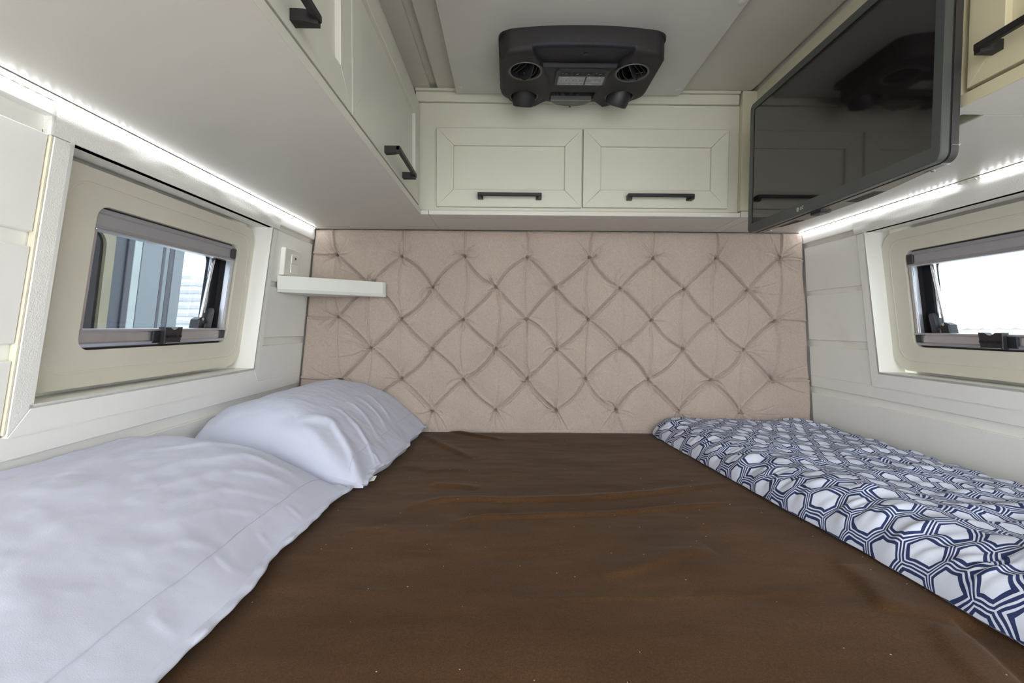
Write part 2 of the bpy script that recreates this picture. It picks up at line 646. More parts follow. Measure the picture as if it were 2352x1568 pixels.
def grid_mesh(name, P, material, parent=None, uv=None, mats=None, matidx=None, close_u=False, sharp=None):
    """P: (n, m, 3) array -> quad grid"""
    n, m = P.shape[:2]
    me = bpy.data.meshes.new(name)
    idx = np.arange(n * m).reshape(n, m)
    if close_u:
        idx = np.vstack([idx, idx[:1]])
    q = np.stack([idx[:-1, :-1], idx[1:, :-1], idx[1:, 1:], idx[:-1, 1:]], -1).reshape(-1, 4)
    nf = len(q)
    me.vertices.add(n * m)
    me.vertices.foreach_set('co', P.reshape(-1).astype(np.float32))
    me.loops.add(nf * 4)
    me.loops.foreach_set('vertex_index', q.reshape(-1).astype(np.int32))
    me.polygons.add(nf)
    me.polygons.foreach_set('loop_start', (np.arange(nf) * 4).astype(np.int32))
    me.polygons.foreach_set('use_smooth', np.ones(nf, bool))
    for mm in (mats or [material]):
        me.materials.append(mm)
    if matidx is not None:
        me.polygons.foreach_set('material_index', matidx.reshape(-1).astype(np.int32))
    me.update(calc_edges=True)
    if uv is not None:
        l = me.uv_layers.new(name='UVMap')
        l.data.foreach_set('uv', uv.reshape(-1, 2)[q.reshape(-1)].reshape(-1).astype(np.float32))
    me.validate()
    if sharp:
        me.set_sharp_from_angle(angle=math.radians(sharp))
    return link(name, me, parent)


def rrect(x0, x1, y0, y1, r, n=6):
    pts = []
    for cx, cy, a0 in ((x1 - r, y1 - r, 0), (x0 + r, y1 - r, 90), (x0 + r, y0 + r, 180), (x1 - r, y0 + r, 270)):
        for k in range(n + 1):
            a = math.radians(a0 + 90 * k / n)
            pts.append((cx + r * math.cos(a), cy + r * math.sin(a)))
    return pts


def text_mesh(name, s, size, material, parent, mtx, extrude=0.0002, align='CENTER', bold=0.0):
    cu = bpy.data.curves.new(name, 'FONT')
    cu.body = s
    cu.size = size
    cu.extrude = extrude
    cu.offset = bold
    cu.resolution_u = 3
    cu.align_x = align
    cu.align_y = 'CENTER'
    tmp = bpy.data.objects.new('tmp_text', cu)
    COL.objects.link(tmp)
    dg = bpy.context.evaluated_depsgraph_get()
    me = bpy.data.meshes.new_from_object(tmp.evaluated_get(dg))
    bpy.data.objects.remove(tmp)
    bpy.data.curves.remove(cu)
    me.transform(mtx)
    me.materials.clear()
    me.materials.append(material)
    me.name = name
    return link(name, me, parent)


def vnoise(x, y, seed=0):
    rs = np.random.RandomState(seed)
    T = rs.rand(256, 256)
    xi, yi = np.floor(x).astype(int), np.floor(y).astype(int)
    fx, fy = x - xi, y - yi
    fx, fy = fx * fx * (3 - 2 * fx), fy * fy * (3 - 2 * fy)
    g = lambda a, b: T[a % 256, b % 256]
    return ((g(xi, yi) * (1 - fx) + g(xi + 1, yi) * fx) * (1 - fy) + (g(xi, yi + 1) * (1 - fx) + g(xi + 1, yi + 1) * fx) * fy) * 2 - 1


def fbm(x, y, seed=0, oct=3):
    s, a = 0, 1.0
    for k in range(oct):
        s = s + a * vnoise(x * 2 ** k + 17.3 * k, y * 2 ** k + 5.1 * k, seed + k)
        a *= .5
    return s


def sst(a, b, x):
    t = np.clip((x - a) / (b - a), 0, 1)
    return t * t * (3 - 2 * t)


def seg_dist(X, Y, pts):
    """distance to a polyline, signed side, and 0..1 position along"""
    best = np.full(X.shape, 1e9)
    side = np.zeros(X.shape)
    tt = np.zeros(X.shape)
    n = len(pts) - 1
    for i in range(n):
        ax, ay = pts[i]
        bx, by = pts[i + 1]
        dx, dy = bx - ax, by - ay
        L2 = dx * dx + dy * dy + 1e-12
        t = np.clip(((X - ax) * dx + (Y - ay) * dy) / L2, 0, 1)
        qx, qy = X - ax - t * dx, Y - ay - t * dy
        d = np.sqrt(qx * qx + qy * qy)
        s = np.sign(dx * qy - dy * qx)
        w = d < best
        best = np.where(w, d, best)
        side = np.where(w, s, side)
        tt = np.where(w, (i + t) / n, tt)
    return best, side, tt


# ------------------------------------------------------------------ shell dimensions
SOFF = 1.457         # underside of the wall cabinets
CEIL = 1.834
YC = 1.433           # front of the cabinets on the end wall
YB = 1.66            # front of the headboard
Y_OPEN = -1.0        # shell cut off behind the camera, left open to let sky light in
LX0, LS = -0.680, 0.105
RX0, RS = 1.035, 0.080


def Lw(p):            # (y, z, d) on the left wall; d = outward depth
    y, z, d = p
    return (LX0 - LS * (SOFF - z) - d, y, z)


def Rw(p):
    y, z, d = p
    return (RX0 + RS * (SOFF - z) + d, y, z)


SHEAR = 0.08


def Lws(p):           # sheared copy for the window joinery, which follows the body rib
    y, z, d = p
    return Lw((y + SHEAR * (z - 1.30), z, d))


def Rws(p):
    y, z, d = p
    return Rw((y + SHEAR * (z - 1.30), z, d))


# ------------------------------------------------------------------ floor, ceiling, end wall
struct(MB().box(-0.95, 1.30, Y_OPEN, 1.78, -0.03, 0.0).build('floor', M_FLOOR))
c = MB()
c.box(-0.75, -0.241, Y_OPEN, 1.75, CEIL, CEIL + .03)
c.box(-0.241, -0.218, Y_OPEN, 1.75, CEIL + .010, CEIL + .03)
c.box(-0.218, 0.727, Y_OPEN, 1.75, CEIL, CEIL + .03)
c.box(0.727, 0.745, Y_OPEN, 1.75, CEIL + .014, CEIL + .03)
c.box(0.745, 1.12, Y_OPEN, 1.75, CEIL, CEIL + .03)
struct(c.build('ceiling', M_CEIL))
struct(MB().box(-0.92, 1.27, 1.730, 1.765, 0.0, CEIL).build('wall_back', M_WALL))

WIN = dict(y0=0.745, y1=1.362, z0=0.995, z1=1.400)


def side_wall(name, W, Ws, rows_near, rows_far):
    y0, y1, z0, z1 = WIN['y0'], WIN['y1'], WIN['z0'], WIN['z1']
    b = MB(W)                                           # backing with the window hole
    b.box(Y_OPEN, y0 - .03, 0.0, CEIL, .014, .105)
    b.box(y1 + .03, 1.725, 0.0, CEIL, .014, .105)
    b.box(y0 - .03, y1 + .03, 0.0, z0 - .03, .014, .105)
    b.box(y0 - .03, y1 + .03, z1 + .01, CEIL, .014, .105)
    oy0, oy1, oz0, oz1 = 0.853 + SHEAR * -.1, 1.292, 1.065, 1.340
    b.box(y0 - .04, oy0 - .012, z0 - .04, z1 + .02, .078, .105)
    b.box(oy1 + .012, y1 + .04, z0 - .04, z1 + .02, .078, .105)
    b.box(y0 - .04, y1 + .04, z0 - .04, oz0 + .002, .078, .105)
    b.box(y0 - .04, y1 + .04, oz1 - .002, z1 + .02, .078, .105)
    wall = struct(b.build(name, M_WALL))
    for (ya, yb, rows) in ((-0.55, 0.713, rows_near), (1.392, 1.658, rows_far)):
        for za, zb in rows:
            if ya < 0:
                poly = [(ya, za), (yb - .006 + SHEAR * (za - 1.3), za), (yb - .006 + SHEAR * (zb - 1.3), zb), (ya, zb)]
            else:
                poly = [(ya + .010 + SHEAR * (za - 1.3), za), (yb, za), (yb, zb), (ya + .010 + SHEAR * (zb - 1.3), zb)]
            pc = np.mean(np.array(poly), 0)
            p2 = [tuple(np.array(p) + np.sign(pc - np.array(p)) * .0015) for p in poly]
            MB(W).loft([[(p[0], p[1], .014) for p in poly], [(p[0], p[1], .0055) for p in poly], [(p[0], p[1], .004) for p in p2]]).build('plank', M_WALL, wall)
    for za, zb in ((0.915, 0.952),):                    # board running below the window
        MB(W).box(-0.55, 1.658, za, zb, .004, .014, .0012).build('plank', M_WALL, wall)
    MB(W).box(-0.55, 1.658, 0.50, 0.890, .004, .014, .0015).build('plank', M_WALL, wall)
    MB(W).box(-0.55, 1.658, 0.02, 0.49, .004, .014, .0015).build('plank', M_WALL, wall)
    # rail under the cabinets
    MB(W).box(-0.55, 0.722, 1.430, SOFF, .000, .014, .0015).build('rail', M_WALL, wall)
    MB(W).box(1.408, 1.66, 1.418, SOFF, .000, .014, .0015).build('rail', M_WALL, wall)
    return wall


rows_n = ((0.952, 1.064), (1.089, 1.233), (1.255, 1.402))
rows_f = ((0.952, 1.057), (1.080, 1.234), (1.250, 1.402))
wall_left = side_wall('wall_left', Lw, Lws, rows_n, rows_f)
wall_right = side_wall('wall_right', Rw, Rws, rows_n, rows_f)


def window_trim(name, W, Ws):
    """mitred casing with a padded vinyl head board and the reveal behind it"""
    t = struct_empty(name, W((1.05, 1.0, 0)))
    ya, yb = 0.745, 1.365
    za, zb = 0.995, 1.402
    # head: padded board from the soffit down
    n, m = 60, 10
    Y = np.linspace(0.716, 1.412, n)
    Z = np.linspace(1.402, SOFF, m)
    P = np.zeros((n, m + 2, 3))
    for i, y in enumerate(Y):
        for j, z in enumerate(Z):
            k = math.sin(math.pi * j / (m - 1)) ** .6
            bulge = -0.002 * k + 0.0016 * k * math.sin(9 * y + 3 * math.sin(14 * y)) * math.exp(-((z - 1.43 - .006 * math.sin(8 * y)) / .006) ** 2)
            P[i, j + 1] = W((y, z, bulge - .001))
        P[i, 0] = W((y, 1.402, .05))
        P[i, m + 1] = W((y, SOFF, .02))
    grid_mesh('head_board', P, M_VINYL, t, sharp=50)
    e = MB(W)
    e.box(0.716, 1.412, 1.402, SOFF, .002, .014)
    e.build('head_backing', M_VINYL, t)
    # jambs and sill (mitred at the bottom corners)
    for nm, poly in (('jamb', [(ya - .032, za - .045), (ya, za), (ya, zb), (ya - .032, zb)]),
                     ('sill', [(ya - .032, za - .045), (yb + .034, za - .045), (yb, za), (ya, za)]),
                     ('jamb', [(yb, za), (yb + .034, za - .045), (yb + .030, zb), (yb, zb)])):
        c = np.mean(np.array(poly), 0)
        q = [tuple(np.array(p) + (c - np.array(p)) / np.linalg.norm(c - np.array(p)) * .0005) for p in poly]
        d0 = [(p[0], p[1], .014) for p in q]
        d1 = [(p[0], p[1], .0015) for p in q]
        q2 = [tuple(np.array(p) + (c - np.array(p)) / np.linalg.norm(c - np.array(p)) * .0015) for p in q]
        d2 = [(p[0], p[1], 0.0) for p in q2]
        MB(Ws).loft([d0, d1, d2]).build(nm, M_VINYL if nm == 'jamb' and c[0] < 1 else M_WALL, t)
    # reveal lining
    MB(Ws).box(ya - .006, ya, za - .006, zb + .03, .0, .075).build('reveal_lining', M_WALL, t)
    MB(Ws).box(yb, yb + .006, za - .006, zb + .03, .0, .075).build('reveal_lining', M_WALL, t)
    MB(Ws).box(ya - .006, yb + .006, za - .006, za, .0, .075).build('sill_lining', M_WALL, t)
    MB(Ws).box(ya - .006, yb + .006, zb + .02, zb + .026, .012, .075).build('reveal_lining', M_WALL, t)
    # yellowed filler beside the near jamb
    MB(Ws).box(ya - .037, ya - .0325, za - .04, zb, .0018, .012, .001).build('filler', M_CAULK, t)
    return t


trim_1 = window_trim('trim_1', Lw, Lws)
trim_2 = window_trim('trim_2', Rw, Rws)


def window_unit(name, W, Ws):
    w = struct_empty(name, W((1.07, 1.07, .05)))
    D = .046                                             # front of the surround
    mk = lambda p, d: (p[0], p[1], d)
    oy0, oy1, oz0, oz1 = 0.853, 1.292, 1.071, 1.334
    outer = rrect(0.749, 1.3645, 1.004, 1.393, .05, 8)
    inner = rrect(oy0, oy1, oz0, oz1, .024, 8)
    MB(Ws).ring(outer, inner, D, D + .014, mk).build('surround', M_PLATE, w, smooth=35)
    # raised bead pressed into the surround
    b0 = rrect(0.790, 1.343, 1.030, 1.369, .042, 8)
    b1 = rrect(0.7925, 1.3405, 1.0325, 1.3665, .040, 8)
    b2 = rrect(0.795, 1.338, 1.035, 1.364, .038, 8)
    P = [[mk(p, D) for p in b0], [mk(p, D - .0018) for p in b1], [mk(p, D) for p in b2]]
    MB(Ws).loft(P, cap=(False, False)).build('bead', M_PLATE, w, smooth=80)
    # flange behind the opening
    o2 = rrect(oy0 - .004, oy1 + .004, oz0 - .004, oz1 + .004, .026, 8)
    i2 = rrect(oy0 + .004, oy1 - .004, oz0 + .003, oz1 - .003, .018, 8)
    MB(Ws).ring(o2, i2, D + .010, D + .050, mk).build('gasket', M_BLACK, w, smooth=35)
    # blind cassette (top), bottom rail, side channels
    cz = oz1 - .004
    prof = [(cz, .062), (cz, .052), (cz - .008, .049), (cz - .010, .053), (cz - .030, .052), (cz - .034, .049), (cz - .037, .050), (cz - .037, .066)]
    P0 = [(oy0 + .004, z, d) for z, d in prof]
    P1 = [(oy1 - .004, z, d) for z, d in prof]
    ca = MB(Ws).loft([P0, P1]).build('blind_cassette', M_BLIND, w, smooth=30)
    MB(Ws).box(oy1 - .024, oy1 - .004, cz - .034, cz - .006, .0478, .056, .002).build('end_cap', M_BLACK, ca)
    MB(Ws).box(oy0 + .004, oy1 - .005, cz - .0405, cz - .037, .047, .066, .001).build('front_edge', M_ALU, ca)
    bz = oz0 + .005
    prof = [(bz, .066), (bz, .050), (bz + .006, .048), (bz + .009, .052), (bz + .026, .053), (bz + .029, .048), (bz + .033, .048), (bz + .034, .068)]
    P0 = [(oy0 + .004, z, d) for z, d in prof]
    P1 = [(oy1 - .004, z, d) for z, d in prof]
    br = MB(Ws).loft([P0, P1]).build('blind_rail', M_ALU, w, smooth=30)
    MB(Ws).box(oy1 - .024, oy1 - .004, bz + .008, bz + .028, .0495, .056, .002).build('end_cap', M_BLACK, br)
    MB(Ws).box(1.030, 1.055, bz + .002, bz + .030, .0470, .056, .002).build('latch_block', M_RUBBER, br)
    # pull handle with a thumb scoop
    yh0, yh1, zt = 1.050, 1.105, bz + .037
    top = [(yh0, zt)] + [(yh0 + .016 + .024 * k / 8, zt - .006 * math.sin(math.pi * k / 8) - .0005) for k in range(9)] + [(yh1, zt)]
    poly = [(yh1 - .002, bz - .001), (yh0 + .002, bz - .001)]
    poly = poly + top
    L0 = [(p[0], p[1], .052) for p in poly]
    L1 = [(p[0], p[1], .0385) for p in poly]
    cc = np.mean(np.array(poly), 0)
    L2 = [(cc[0] + (p[0] - cc[0]) * .95, cc[1] + (p[1] - cc[1]) * .92, .0372) for p in poly]
    h = MB(Ws).loft([L0, L1, L2]).build('pull_handle', M_BLACK, w, smooth=35)
    a = Vector(Ws((1.0775, bz + .015, .0368)))
    ey = (Vector(Ws((1.09, bz + .015, .0368))) - a).normalized()
    ez = (Vector(Ws((1.0775, bz + .025, .0368))) - a).normalized()
    if W is Rw:
        ey = -ey
    en = ey.cross(ez)
    mt = Matrix((ey, ez, en)).transposed().to_4x4()
    mt.translation = a
    text_mesh('embossed_text', 'INNOVACOM', .0085, M_HANDLE, h, mt, .0003)
    MB(Ws).box(yh0 + .006, yh1 - .006, bz + .0005, bz + .002, .0362, .038).build('grip_edge', M_ALU, h)
    # side channels with double guide cords
    for (ya, yb) in ((oy0 + .004, oy0 + .012), (oy1 - .014, oy1 - .004)):
        ch = MB(Ws).box(ya, yb, bz + .03, cz - .037, .051, .068, .001).build('side_channel', M_ALU, w)
    for dy in (.0155, .019):
        MB(Ws).tube([(oy1 - dy, bz + .03, .0515), (oy1 - dy + .002, cz - .04, .0515)], .0007, 6).build('guide_cord', M_CHROME, w)
    # black outer sash frame and pane
    so = rrect(oy0 - .006, oy1 + .006, oz0 - .004, oz1 + .006, .03, 6)
    si = rrect(oy0 + .004, oy1 - .030, oz0 + .020, oz1 - .030, .02, 6)
    MB(Ws).ring(so, si, .088, .110, mk).build('sash_frame', M_RUBBER, w, smooth=35)
    for k, (dy, mm) in enumerate(((.034, M_VANGREY), (.039, M_ALU))):
        MB(Ws).box(oy1 - dy - .003, oy1 - dy, oz0 + .02, oz1 - .03, .086, .094).build('sash_bead', mm, w)
    MB(Ws).box(oy0 - .002, oy1 + .002, oz0 - .002, oz1 + .002, .104, .1065).build('glass_pane', M_GLASS, w)
    # telescopic stay with its catch, on the far side
    st = MB(Ws).tube([(1.236, 1.128, .088), (1.256, 1.312, .086)], .0050, 12).build('window_stay', M_CHROME, w, smooth=40)
    MB(Ws).tube([(1.2345, 1.118, .088), (1.2365, 1.134, .088)], .0066, 12).build('collar', M_ALU, st, smooth=40)
    ct = MB(Ws)
    ct.prism([(0, 0), (1, 0), (1, 1), (0, 1)], 0, 1)
    ct.v, ct.f = [], []
    pl = [(1.236, 1.096), (1.258, 1.096), (1.262, 1.112), (1.268, 1.155), (1.264, 1.163), (1.256, 1.163), (1.250, 1.150), (1.246, 1.122), (1.236, 1.118)]
    lo = [[(p[0], p[1], d) for p in pl] for d in (.092, .074)]
    cpl = np.mean(np.array(pl), 0)
    lo.append([(cpl[0] + (p[0] - cpl[0]) * .9, cpl[1] + (p[1] - cpl[1]) * .95, .072) for p in pl])
    cat = MB(Ws).loft(lo).build('stay_catch', M_BLACK, w, smooth=30)
    pl = [(1.213, 1.104), (1.222, 1.094), (1.238, 1.096), (1.242, 1.128), (1.230, 1.138), (1.216, 1.132)]
    lo = [[(p[0], p[1], d) for p in pl] for d in (.098, .080)]
    cpl = np.mean(np.array(pl), 0)
    lo.append([(cpl[0] + (p[0] - cpl[0]) * .82, cpl[1] + (p[1] - cpl[1]) * .85, .076) for p in pl])
    kn = MB(Ws).loft(lo).build('catch_knob', M_BLACK, cat, smooth=30)
    MB(Ws).tube([(1.231, 1.132, .084), (1.231, 1.132, .0755)], .0035, 12).build('pin', M_CHROME, cat, smooth=40)
    return w


window_1 = window_unit('window_1', Lw, Lws)
window_2 = window_unit('window_2', Rw, Rws)


# ------------------------------------------------------------------ cabinets
def cabinet_door(parent, mp, w, h, fr, hy0, hy1, hz, mmat, hang=0.028):
    """door in local (a, b, c): a along width, b up, c outward; mp -> world. Panel, four mitred rails, handle"""
    d = MB(mp).box(fr - .004, w - fr + .004, fr - .004, h - fr + .004, .002, .0095).build('door', mmat, parent)
    for nm, poly in (('rail', [(0, 0), (w, 0), (w - fr, fr), (fr, fr)]), ('rail', [(0, h), (fr, h - fr), (w - fr, h - fr), (w, h)]),
                     ('stile', [(0, 0), (fr, fr), (fr, h - fr), (0, h)]), ('stile', [(w, 0), (w, h), (w - fr, h - fr), (w - fr, fr)])):
        c = np.mean(np.array(poly), 0)
        sh = lambda p, e: tuple(np.array(p) + np.sign(c - np.array(p)) * e * np.array([1, 1]))
        q0 = [sh(p, .00025) for p in poly]
        q1 = [sh(p, .0010) for p in poly]
        MB(mp).loft([[(p[0], p[1], 0.0) for p in q0], [(p[0], p[1], .0172) for p in q0], [(p[0], p[1], .018) for p in q1]]).build(nm, mmat, d)
    g = MB(mp)
    b0 = .018
    g.box(hy0, hy1, hz - .0045, hz + .0055, b0 + hang - .008, b0 + hang, .0012)
    for (p0, p1) in ((hy0, hy0 + .022), (hy1 - .022, hy1)):
        far = p1 if p0 == hy0 else p0
        near = p0 if p0 == hy0 else p1
        s = 1 if far > near else -1
        poly = [(near, b0 + hang - .002), (near, b0)]
        poly += [(near + s * .016, b0)] + [(near + s * (.016 + .006 * math.cos(t) - .006), b0 + .004 + (hang - .012) * math.sin(t)) for t in (0.2, .6, 1.0, 1.4)]
        poly += [(near + s * .009, b0 + hang - .002)]
        for (lo, hi) in ((hz - .0095, hz + .005),):
            L0 = [(p[0], lo, p[1]) for p in poly]
            L1 = [(p[0], hi, p[1]) for p in poly]
            g.loft([L0, L1])
    g.build('handle', M_HANDLE, d, smooth=30)
    return d


# left run
lc = thing('wall_cabinet', 'long cream wall cabinet on the left with a wide plain underside over the pillows', 'cabinet', (-0.45, .8, SOFF))
XL = -0.269
prof = [(-0.677, SOFF), (XL, SOFF), (XL, 1.4725), (-0.289, 1.4725), (-0.289, CEIL - .001), (-0.638, CEIL - .001)]
MB().prism(prof, 0.20, YC + .016, 'y').build('carcass', M_SOFF, lc)
MB().box(-0.676, -0.2455, YC + .016, 1.660, SOFF, 1.78).build('carcass', M_SOFF, lc)
MB().box(XL, -0.2455, YC, YC + .016, SOFF, 1.4700, .0008).build('lip', M_CAB, lc)
MB().box(XL - .0005, XL + .0006, .2, YC, SOFF + .0004, 1.4727).build('lip', M_CAB, lc)


def mpL(y0):
    return lambda p: (-0.2885 + p[2] * 1.08, y0 + p[0], 1.479 + p[1])


cabinet_door(lc, mpL(0.215), 0.5968, 0.299, .053, 0.200, 0.385, .021, M_CAB, .031)
cabinet_door(lc, mpL(0.813), 0.594, 0.299, .053, 0.205, 0.392, .021, M_CAB, .031)

# end-wall cabinet
bc = thing('wall_cabinet', 'cream wall cabinet over the headboard with two panelled doors side by side', 'cabinet', (0.23, YC, SOFF))
MB().box(-0.2445, 0.7045, YC + .020, 1.660, SOFF, CEIL - .001).build('carcass', M_SOFF, bc)
MB().box(-0.2882, 0.7005, YC + .0125, YC + .0195, 1.4705, 1.795).build('face_panel', M_GREEN, bc)
MB().box(-0.2440, 0.7040, YC, YC + .0195, SOFF, 1.4698, .0008).build('lip', M_CAB, bc)
MB().box(-0.2850, 0.6960, YC + .004, YC + .0195, 1.7965, 1.8255, .001).build('cornice', M_GREEN, bc)
MB().box(-0.2850, 0.6960, YC - .004, YC + .0195, 1.826, CEIL - .0005, .001).build('cornice', M_GREEN, bc)


def mpB(x0, z0):
    return lambda p: (x0 + p[0], YC + .018 - p[2], z0 + p[1])


cabinet_door(bc, mpB(-0.2215, 1.4815), 0.4405, 0.2355, .052, 0.1265, 0.3175, .0305, M_GREEN, .028)
cabinet_door(bc, mpB(0.2230, 1.4825), 0.4415, 0.2360, .053, 0.1320, 0.3300, .0305, M_GREEN, .028)

# right: recessed cabinet behind the television
tc_ = thing('wall_cabinet', 'plain cream wall cabinet set back behind the television', 'cabinet', (0.9, 1.1, SOFF))
prof = [(0.745, SOFF), (1.033, SOFF), (1.003, CEIL - .001), (0.745, CEIL - .001)]
MB().prism(prof, 0.743, 1.660, 'y').build('carcass', M_SOFF, tc_)
MB().box(0.7060, 0.7445, YC, 1.660, SOFF, 1.4745, .0006).build('lip', M_CAB, tc_)
MB().box(0.7015, 0.7445, YC - .006, 1.660, 1.4755, CEIL - .001, .001).build('corner_post', M_HALFWARM, tc_)
MB().box(0.7435, 0.7455, 0.745, YC - .006, SOFF + .001, CEIL - .001).build('face_panel', M_HALFWARM, tc_)

# right: near cabinet with a door
rc = thing('wall_cabinet', 'cream wall cabinet coloured as if under warm light, top right beside the television', 'cabinet', (0.85, .5, SOFF))
XR = 0.687
prof = [(XR, SOFF), (1.033, SOFF), (1.003, CEIL - .001), (0.7085, CEIL - .001), (0.7085, 1.4755), (XR, 1.4755)]
MB().prism(prof, 0.02, 0.741, 'y').build('carcass', M_SOFF, rc)
MB().box(XR - .0008, XR, 0.02, 0.741, SOFF + .0004, 1.4757).build('lip', M_WARMLIT, rc)
MB().box(XR, 0.7085, 0.7235, 0.741, 1.4762, CEIL - .001, .0006).build('stile', M_WARMLIT, rc)


def mpR(y0):
    return lambda p: (0.7065 - p[2] * 1.08, y0 + p[0], 1.482 + p[1])


cabinet_door(rc, mpR(0.110), 0.602, 0.299, .053, 0.370, 0.566, .038, M_WARMLIT, .026)

# ------------------------------------------------------------------ light strips in the corners
MB_led = MB().box(-.0022, .0022, -.0026, .0026, -.0007, .0007, .0003)


def light_strip(label, side, y0, y1, gap=None):
    s = thing('light_strip', label, 'light strip', ((-0.675 if side < 0 else 1.030), (y0 + y1) / 2, SOFF - .005))
    x = -0.6745 if side < 0 else 1.0295
    nrm = Vector((0.55 * (1 if side < 0 else -1), 0, -1)).normalized()
    tan = Vector((nrm.z, 0, -nrm.x))
    c0 = Vector((x, 0, SOFF - .0046))
    t = MB()
    L = []
    for y in (y0, y1):
        L.append([tuple(c0 + tan * a + nrm * b + Vector((0, y, 0))) for a, b in ((-.005, -.0012), (.005, -.0012), (.005, -.0006), (-.005, -.0006))])
    t.loft(L).build('tape', M_TAPE, s)
    n = int((y1 - y0 - .004) / .0167)
    rot = nrm.to_track_quat('Z', 'Y').to_matrix().to_4x4()
    first = {}
    for k in range(n):
        y = y1 - .006 - k * .0167
        off = gap and gap[0] < y < gap[1]
        if off not in first:
            me = bpy.data.meshes.new('led')
            me.from_pydata([rot @ Vector(v) for v in MB_led.v], [], MB_led.f)
            bm = bmesh.new()
            bm.from_mesh(me)
            bmesh.ops.recalc_face_normals(bm, faces=bm.faces)
            bm.to_mesh(me)
            bm.free()
            me.materials.append(M_LEDOFF if off else M_LED)
            first[off] = bpy.data.objects.new('led', me)
            o = first[off]
        else:
            o = first[off].copy()
        COL.objects.link(o)
        o.parent = s
        o.location = c0 + Vector((0, y, 0)) - s.location
    return s


light_strip('bright white light strip along the left wall over the window and pillows', -1, 0.22, 1.640)
light_strip('bright white light strip along the right wall below the television, with a dark gap', 1, 0.10, 1.662, (1.030, 1.072))

# ------------------------------------------------------------------ ceiling access board
cb = thing('access_board', 'large pale grey board screwed to the ceiling around the air conditioner', 'board', (0.17, .7, CEIL))
PB = CEIL - .019
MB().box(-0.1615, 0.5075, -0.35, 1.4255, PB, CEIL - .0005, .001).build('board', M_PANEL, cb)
for x, y in ((-0.148, 1.392), (0.494, 1.392), (-0.148, 1.02), (0.494, 1.02), (0.175, 1.02), (-0.148, .6), (0.494, .6)):
    b = MB()
    loops = []
    for r_, z_ in ((.0085, PB), (.0082, PB - .0007), (.006, PB - .0012), (.001, PB - .0014)):
        loops.append([(x + r_ * math.cos(a), y + r_ * math.sin(a), z_) for a in [2 * math.pi * k / 20 for k in range(20)]])
    b.loft(loops).build('screw_cap', M_PANEL, cb, smooth=40)

# ------------------------------------------------------------------ roof air conditioner
ac = thing('air_conditioner', 'charcoal ceiling air conditioner with four round vents and a control panel', 'air conditioner', (0.172, 1.25, PB))
AX0, AX1 = -0.0270, 0.3725
VENTS = [(0.038, 1.197, .045), (0.038, 1.331, .043), (0.307, 1.199, .045), (0.305, 1.326, .043)]


def ac_limits(x):
    s = (x - 0.1727) / 0.1997                            # -1..1
    a = np.abs(s)
    near = 1.101 + .022 * a ** 2.2 + .030 * np.clip((a - .84) / .16, 0, 1) ** 2.6
    # far edge: pods reach down, shallow notch between them
    ax = np.abs(x - 0.1727)
    tip = 0.101
    inner = 1.386 + .000 * ax - .010 * np.clip(ax / .07, 0, 1) ** 2
    pod_in = 1.386 + (1.412 - 1.376) * np.clip((ax - .070) / (tip - .070), 0, 1) - .010
    pod_out = 1.412 - .062 * np.clip((ax - tip) / (.186 - tip), 0, 1) ** 1.15 - .05 * np.clip((ax - .176) / .0237, 0, 1) ** 2.2
    far = np.where(ax < .070, inner, np.where(ax < tip, pod_in, pod_out))
    return near, far


nu, nv = 230, 190
u = np.linspace(-1, 1, nu)
u = np.sign(u) * (1 - (1 - np.abs(u)) ** 1.25)
xs = 0.1727 + u * 0.1997
v = np.linspace(0, 1, nv)
nr, fr_ = ac_limits(xs)
Xg = np.repeat(xs[:, None], nv, 1)
Yg = nr[:, None] + (fr_ - nr)[:, None] * v[None, :]
ax = np.abs(Xg - 0.1727)
pb_pts = [(1.085, .118), (1.100, .125), (1.175, .096), (1.23, .074), (1.272, .0675), (1.33, .074), (1.375, .090), (1.43, .108)]
bound = np.interp(Yg, [p[0] for p in pb_pts], [p[1] for p in pb_pts])
pod = sst(-.0015, .0025, ax - bound)
band = sst(1.186, 1.178, Yg) * (1 - pod)
near_edge = sst(1.108, 1.128, Yg)
depth_c = .046 - .004 * sst(1.12, 1.18, Yg)
depth_m = .0520 - .006 * sst(1.30, 1.39, Yg)
depth = (depth_c * band + depth_m * (1 - band)) * (1 - pod) + (.0555 * sst(1.09, 1.135, Yg) + .0475 * (1 - sst(1.09, 1.135, Yg)) - .010 * sst(1.30, 1.40, Yg)) * pod
# rounded rim
de = np.minimum(np.minimum((Yg - nr[:, None]), (fr_[:, None] - Yg)), np.minimum(Xg - AX0, AX1 - Xg))
depth = depth - .010 * (1 - np.sqrt(np.clip(1 - (1 - np.clip(de / .010, 0, 1)) ** 2, 0, 1)))
midx = np.zeros((nu - 1, nv - 1), int)
xc, yc = (Xg[1:, 1:] + Xg[:-1, :-1]) / 2, (Yg[1:, 1:] + Yg[:-1, :-1]) / 2
bc_ = (band[1:, 1:] + band[:-1, :-1]) / 2
midx[(bc_ > .5)] = 1
for vx, vy, vr in VENTS:
    r_ = np.sqrt((Xg - vx) ** 2 + (Yg - vy) ** 2)
    depth = depth * sst(vr * .80 - .0015, vr * .80 + .0015, r_) + .014 * (1 - sst(vr * .80 - .0015, vr * .80 + .0015, r_))
    rc_ = np.sqrt((xc - vx) ** 2 + (yc - vy) ** 2)
    midx[rc_ < vr * .81] = 2
tray = sst(.0605, .0585, ax) * sst(1.306, 1.309, Yg) * sst(1.3525, 1.3495, Yg)
depth = depth * (1 - tray) + .022 * tray
midx[(np.abs(xc - .1727) < .060) & (yc > 1.307) & (yc < 1.352)] = 2
Zg = PB - depth
P = np.zeros((nu + 2, nv + 2, 3))
P[1:-1, 1:-1] = np.stack([Xg, Yg, Zg], -1)
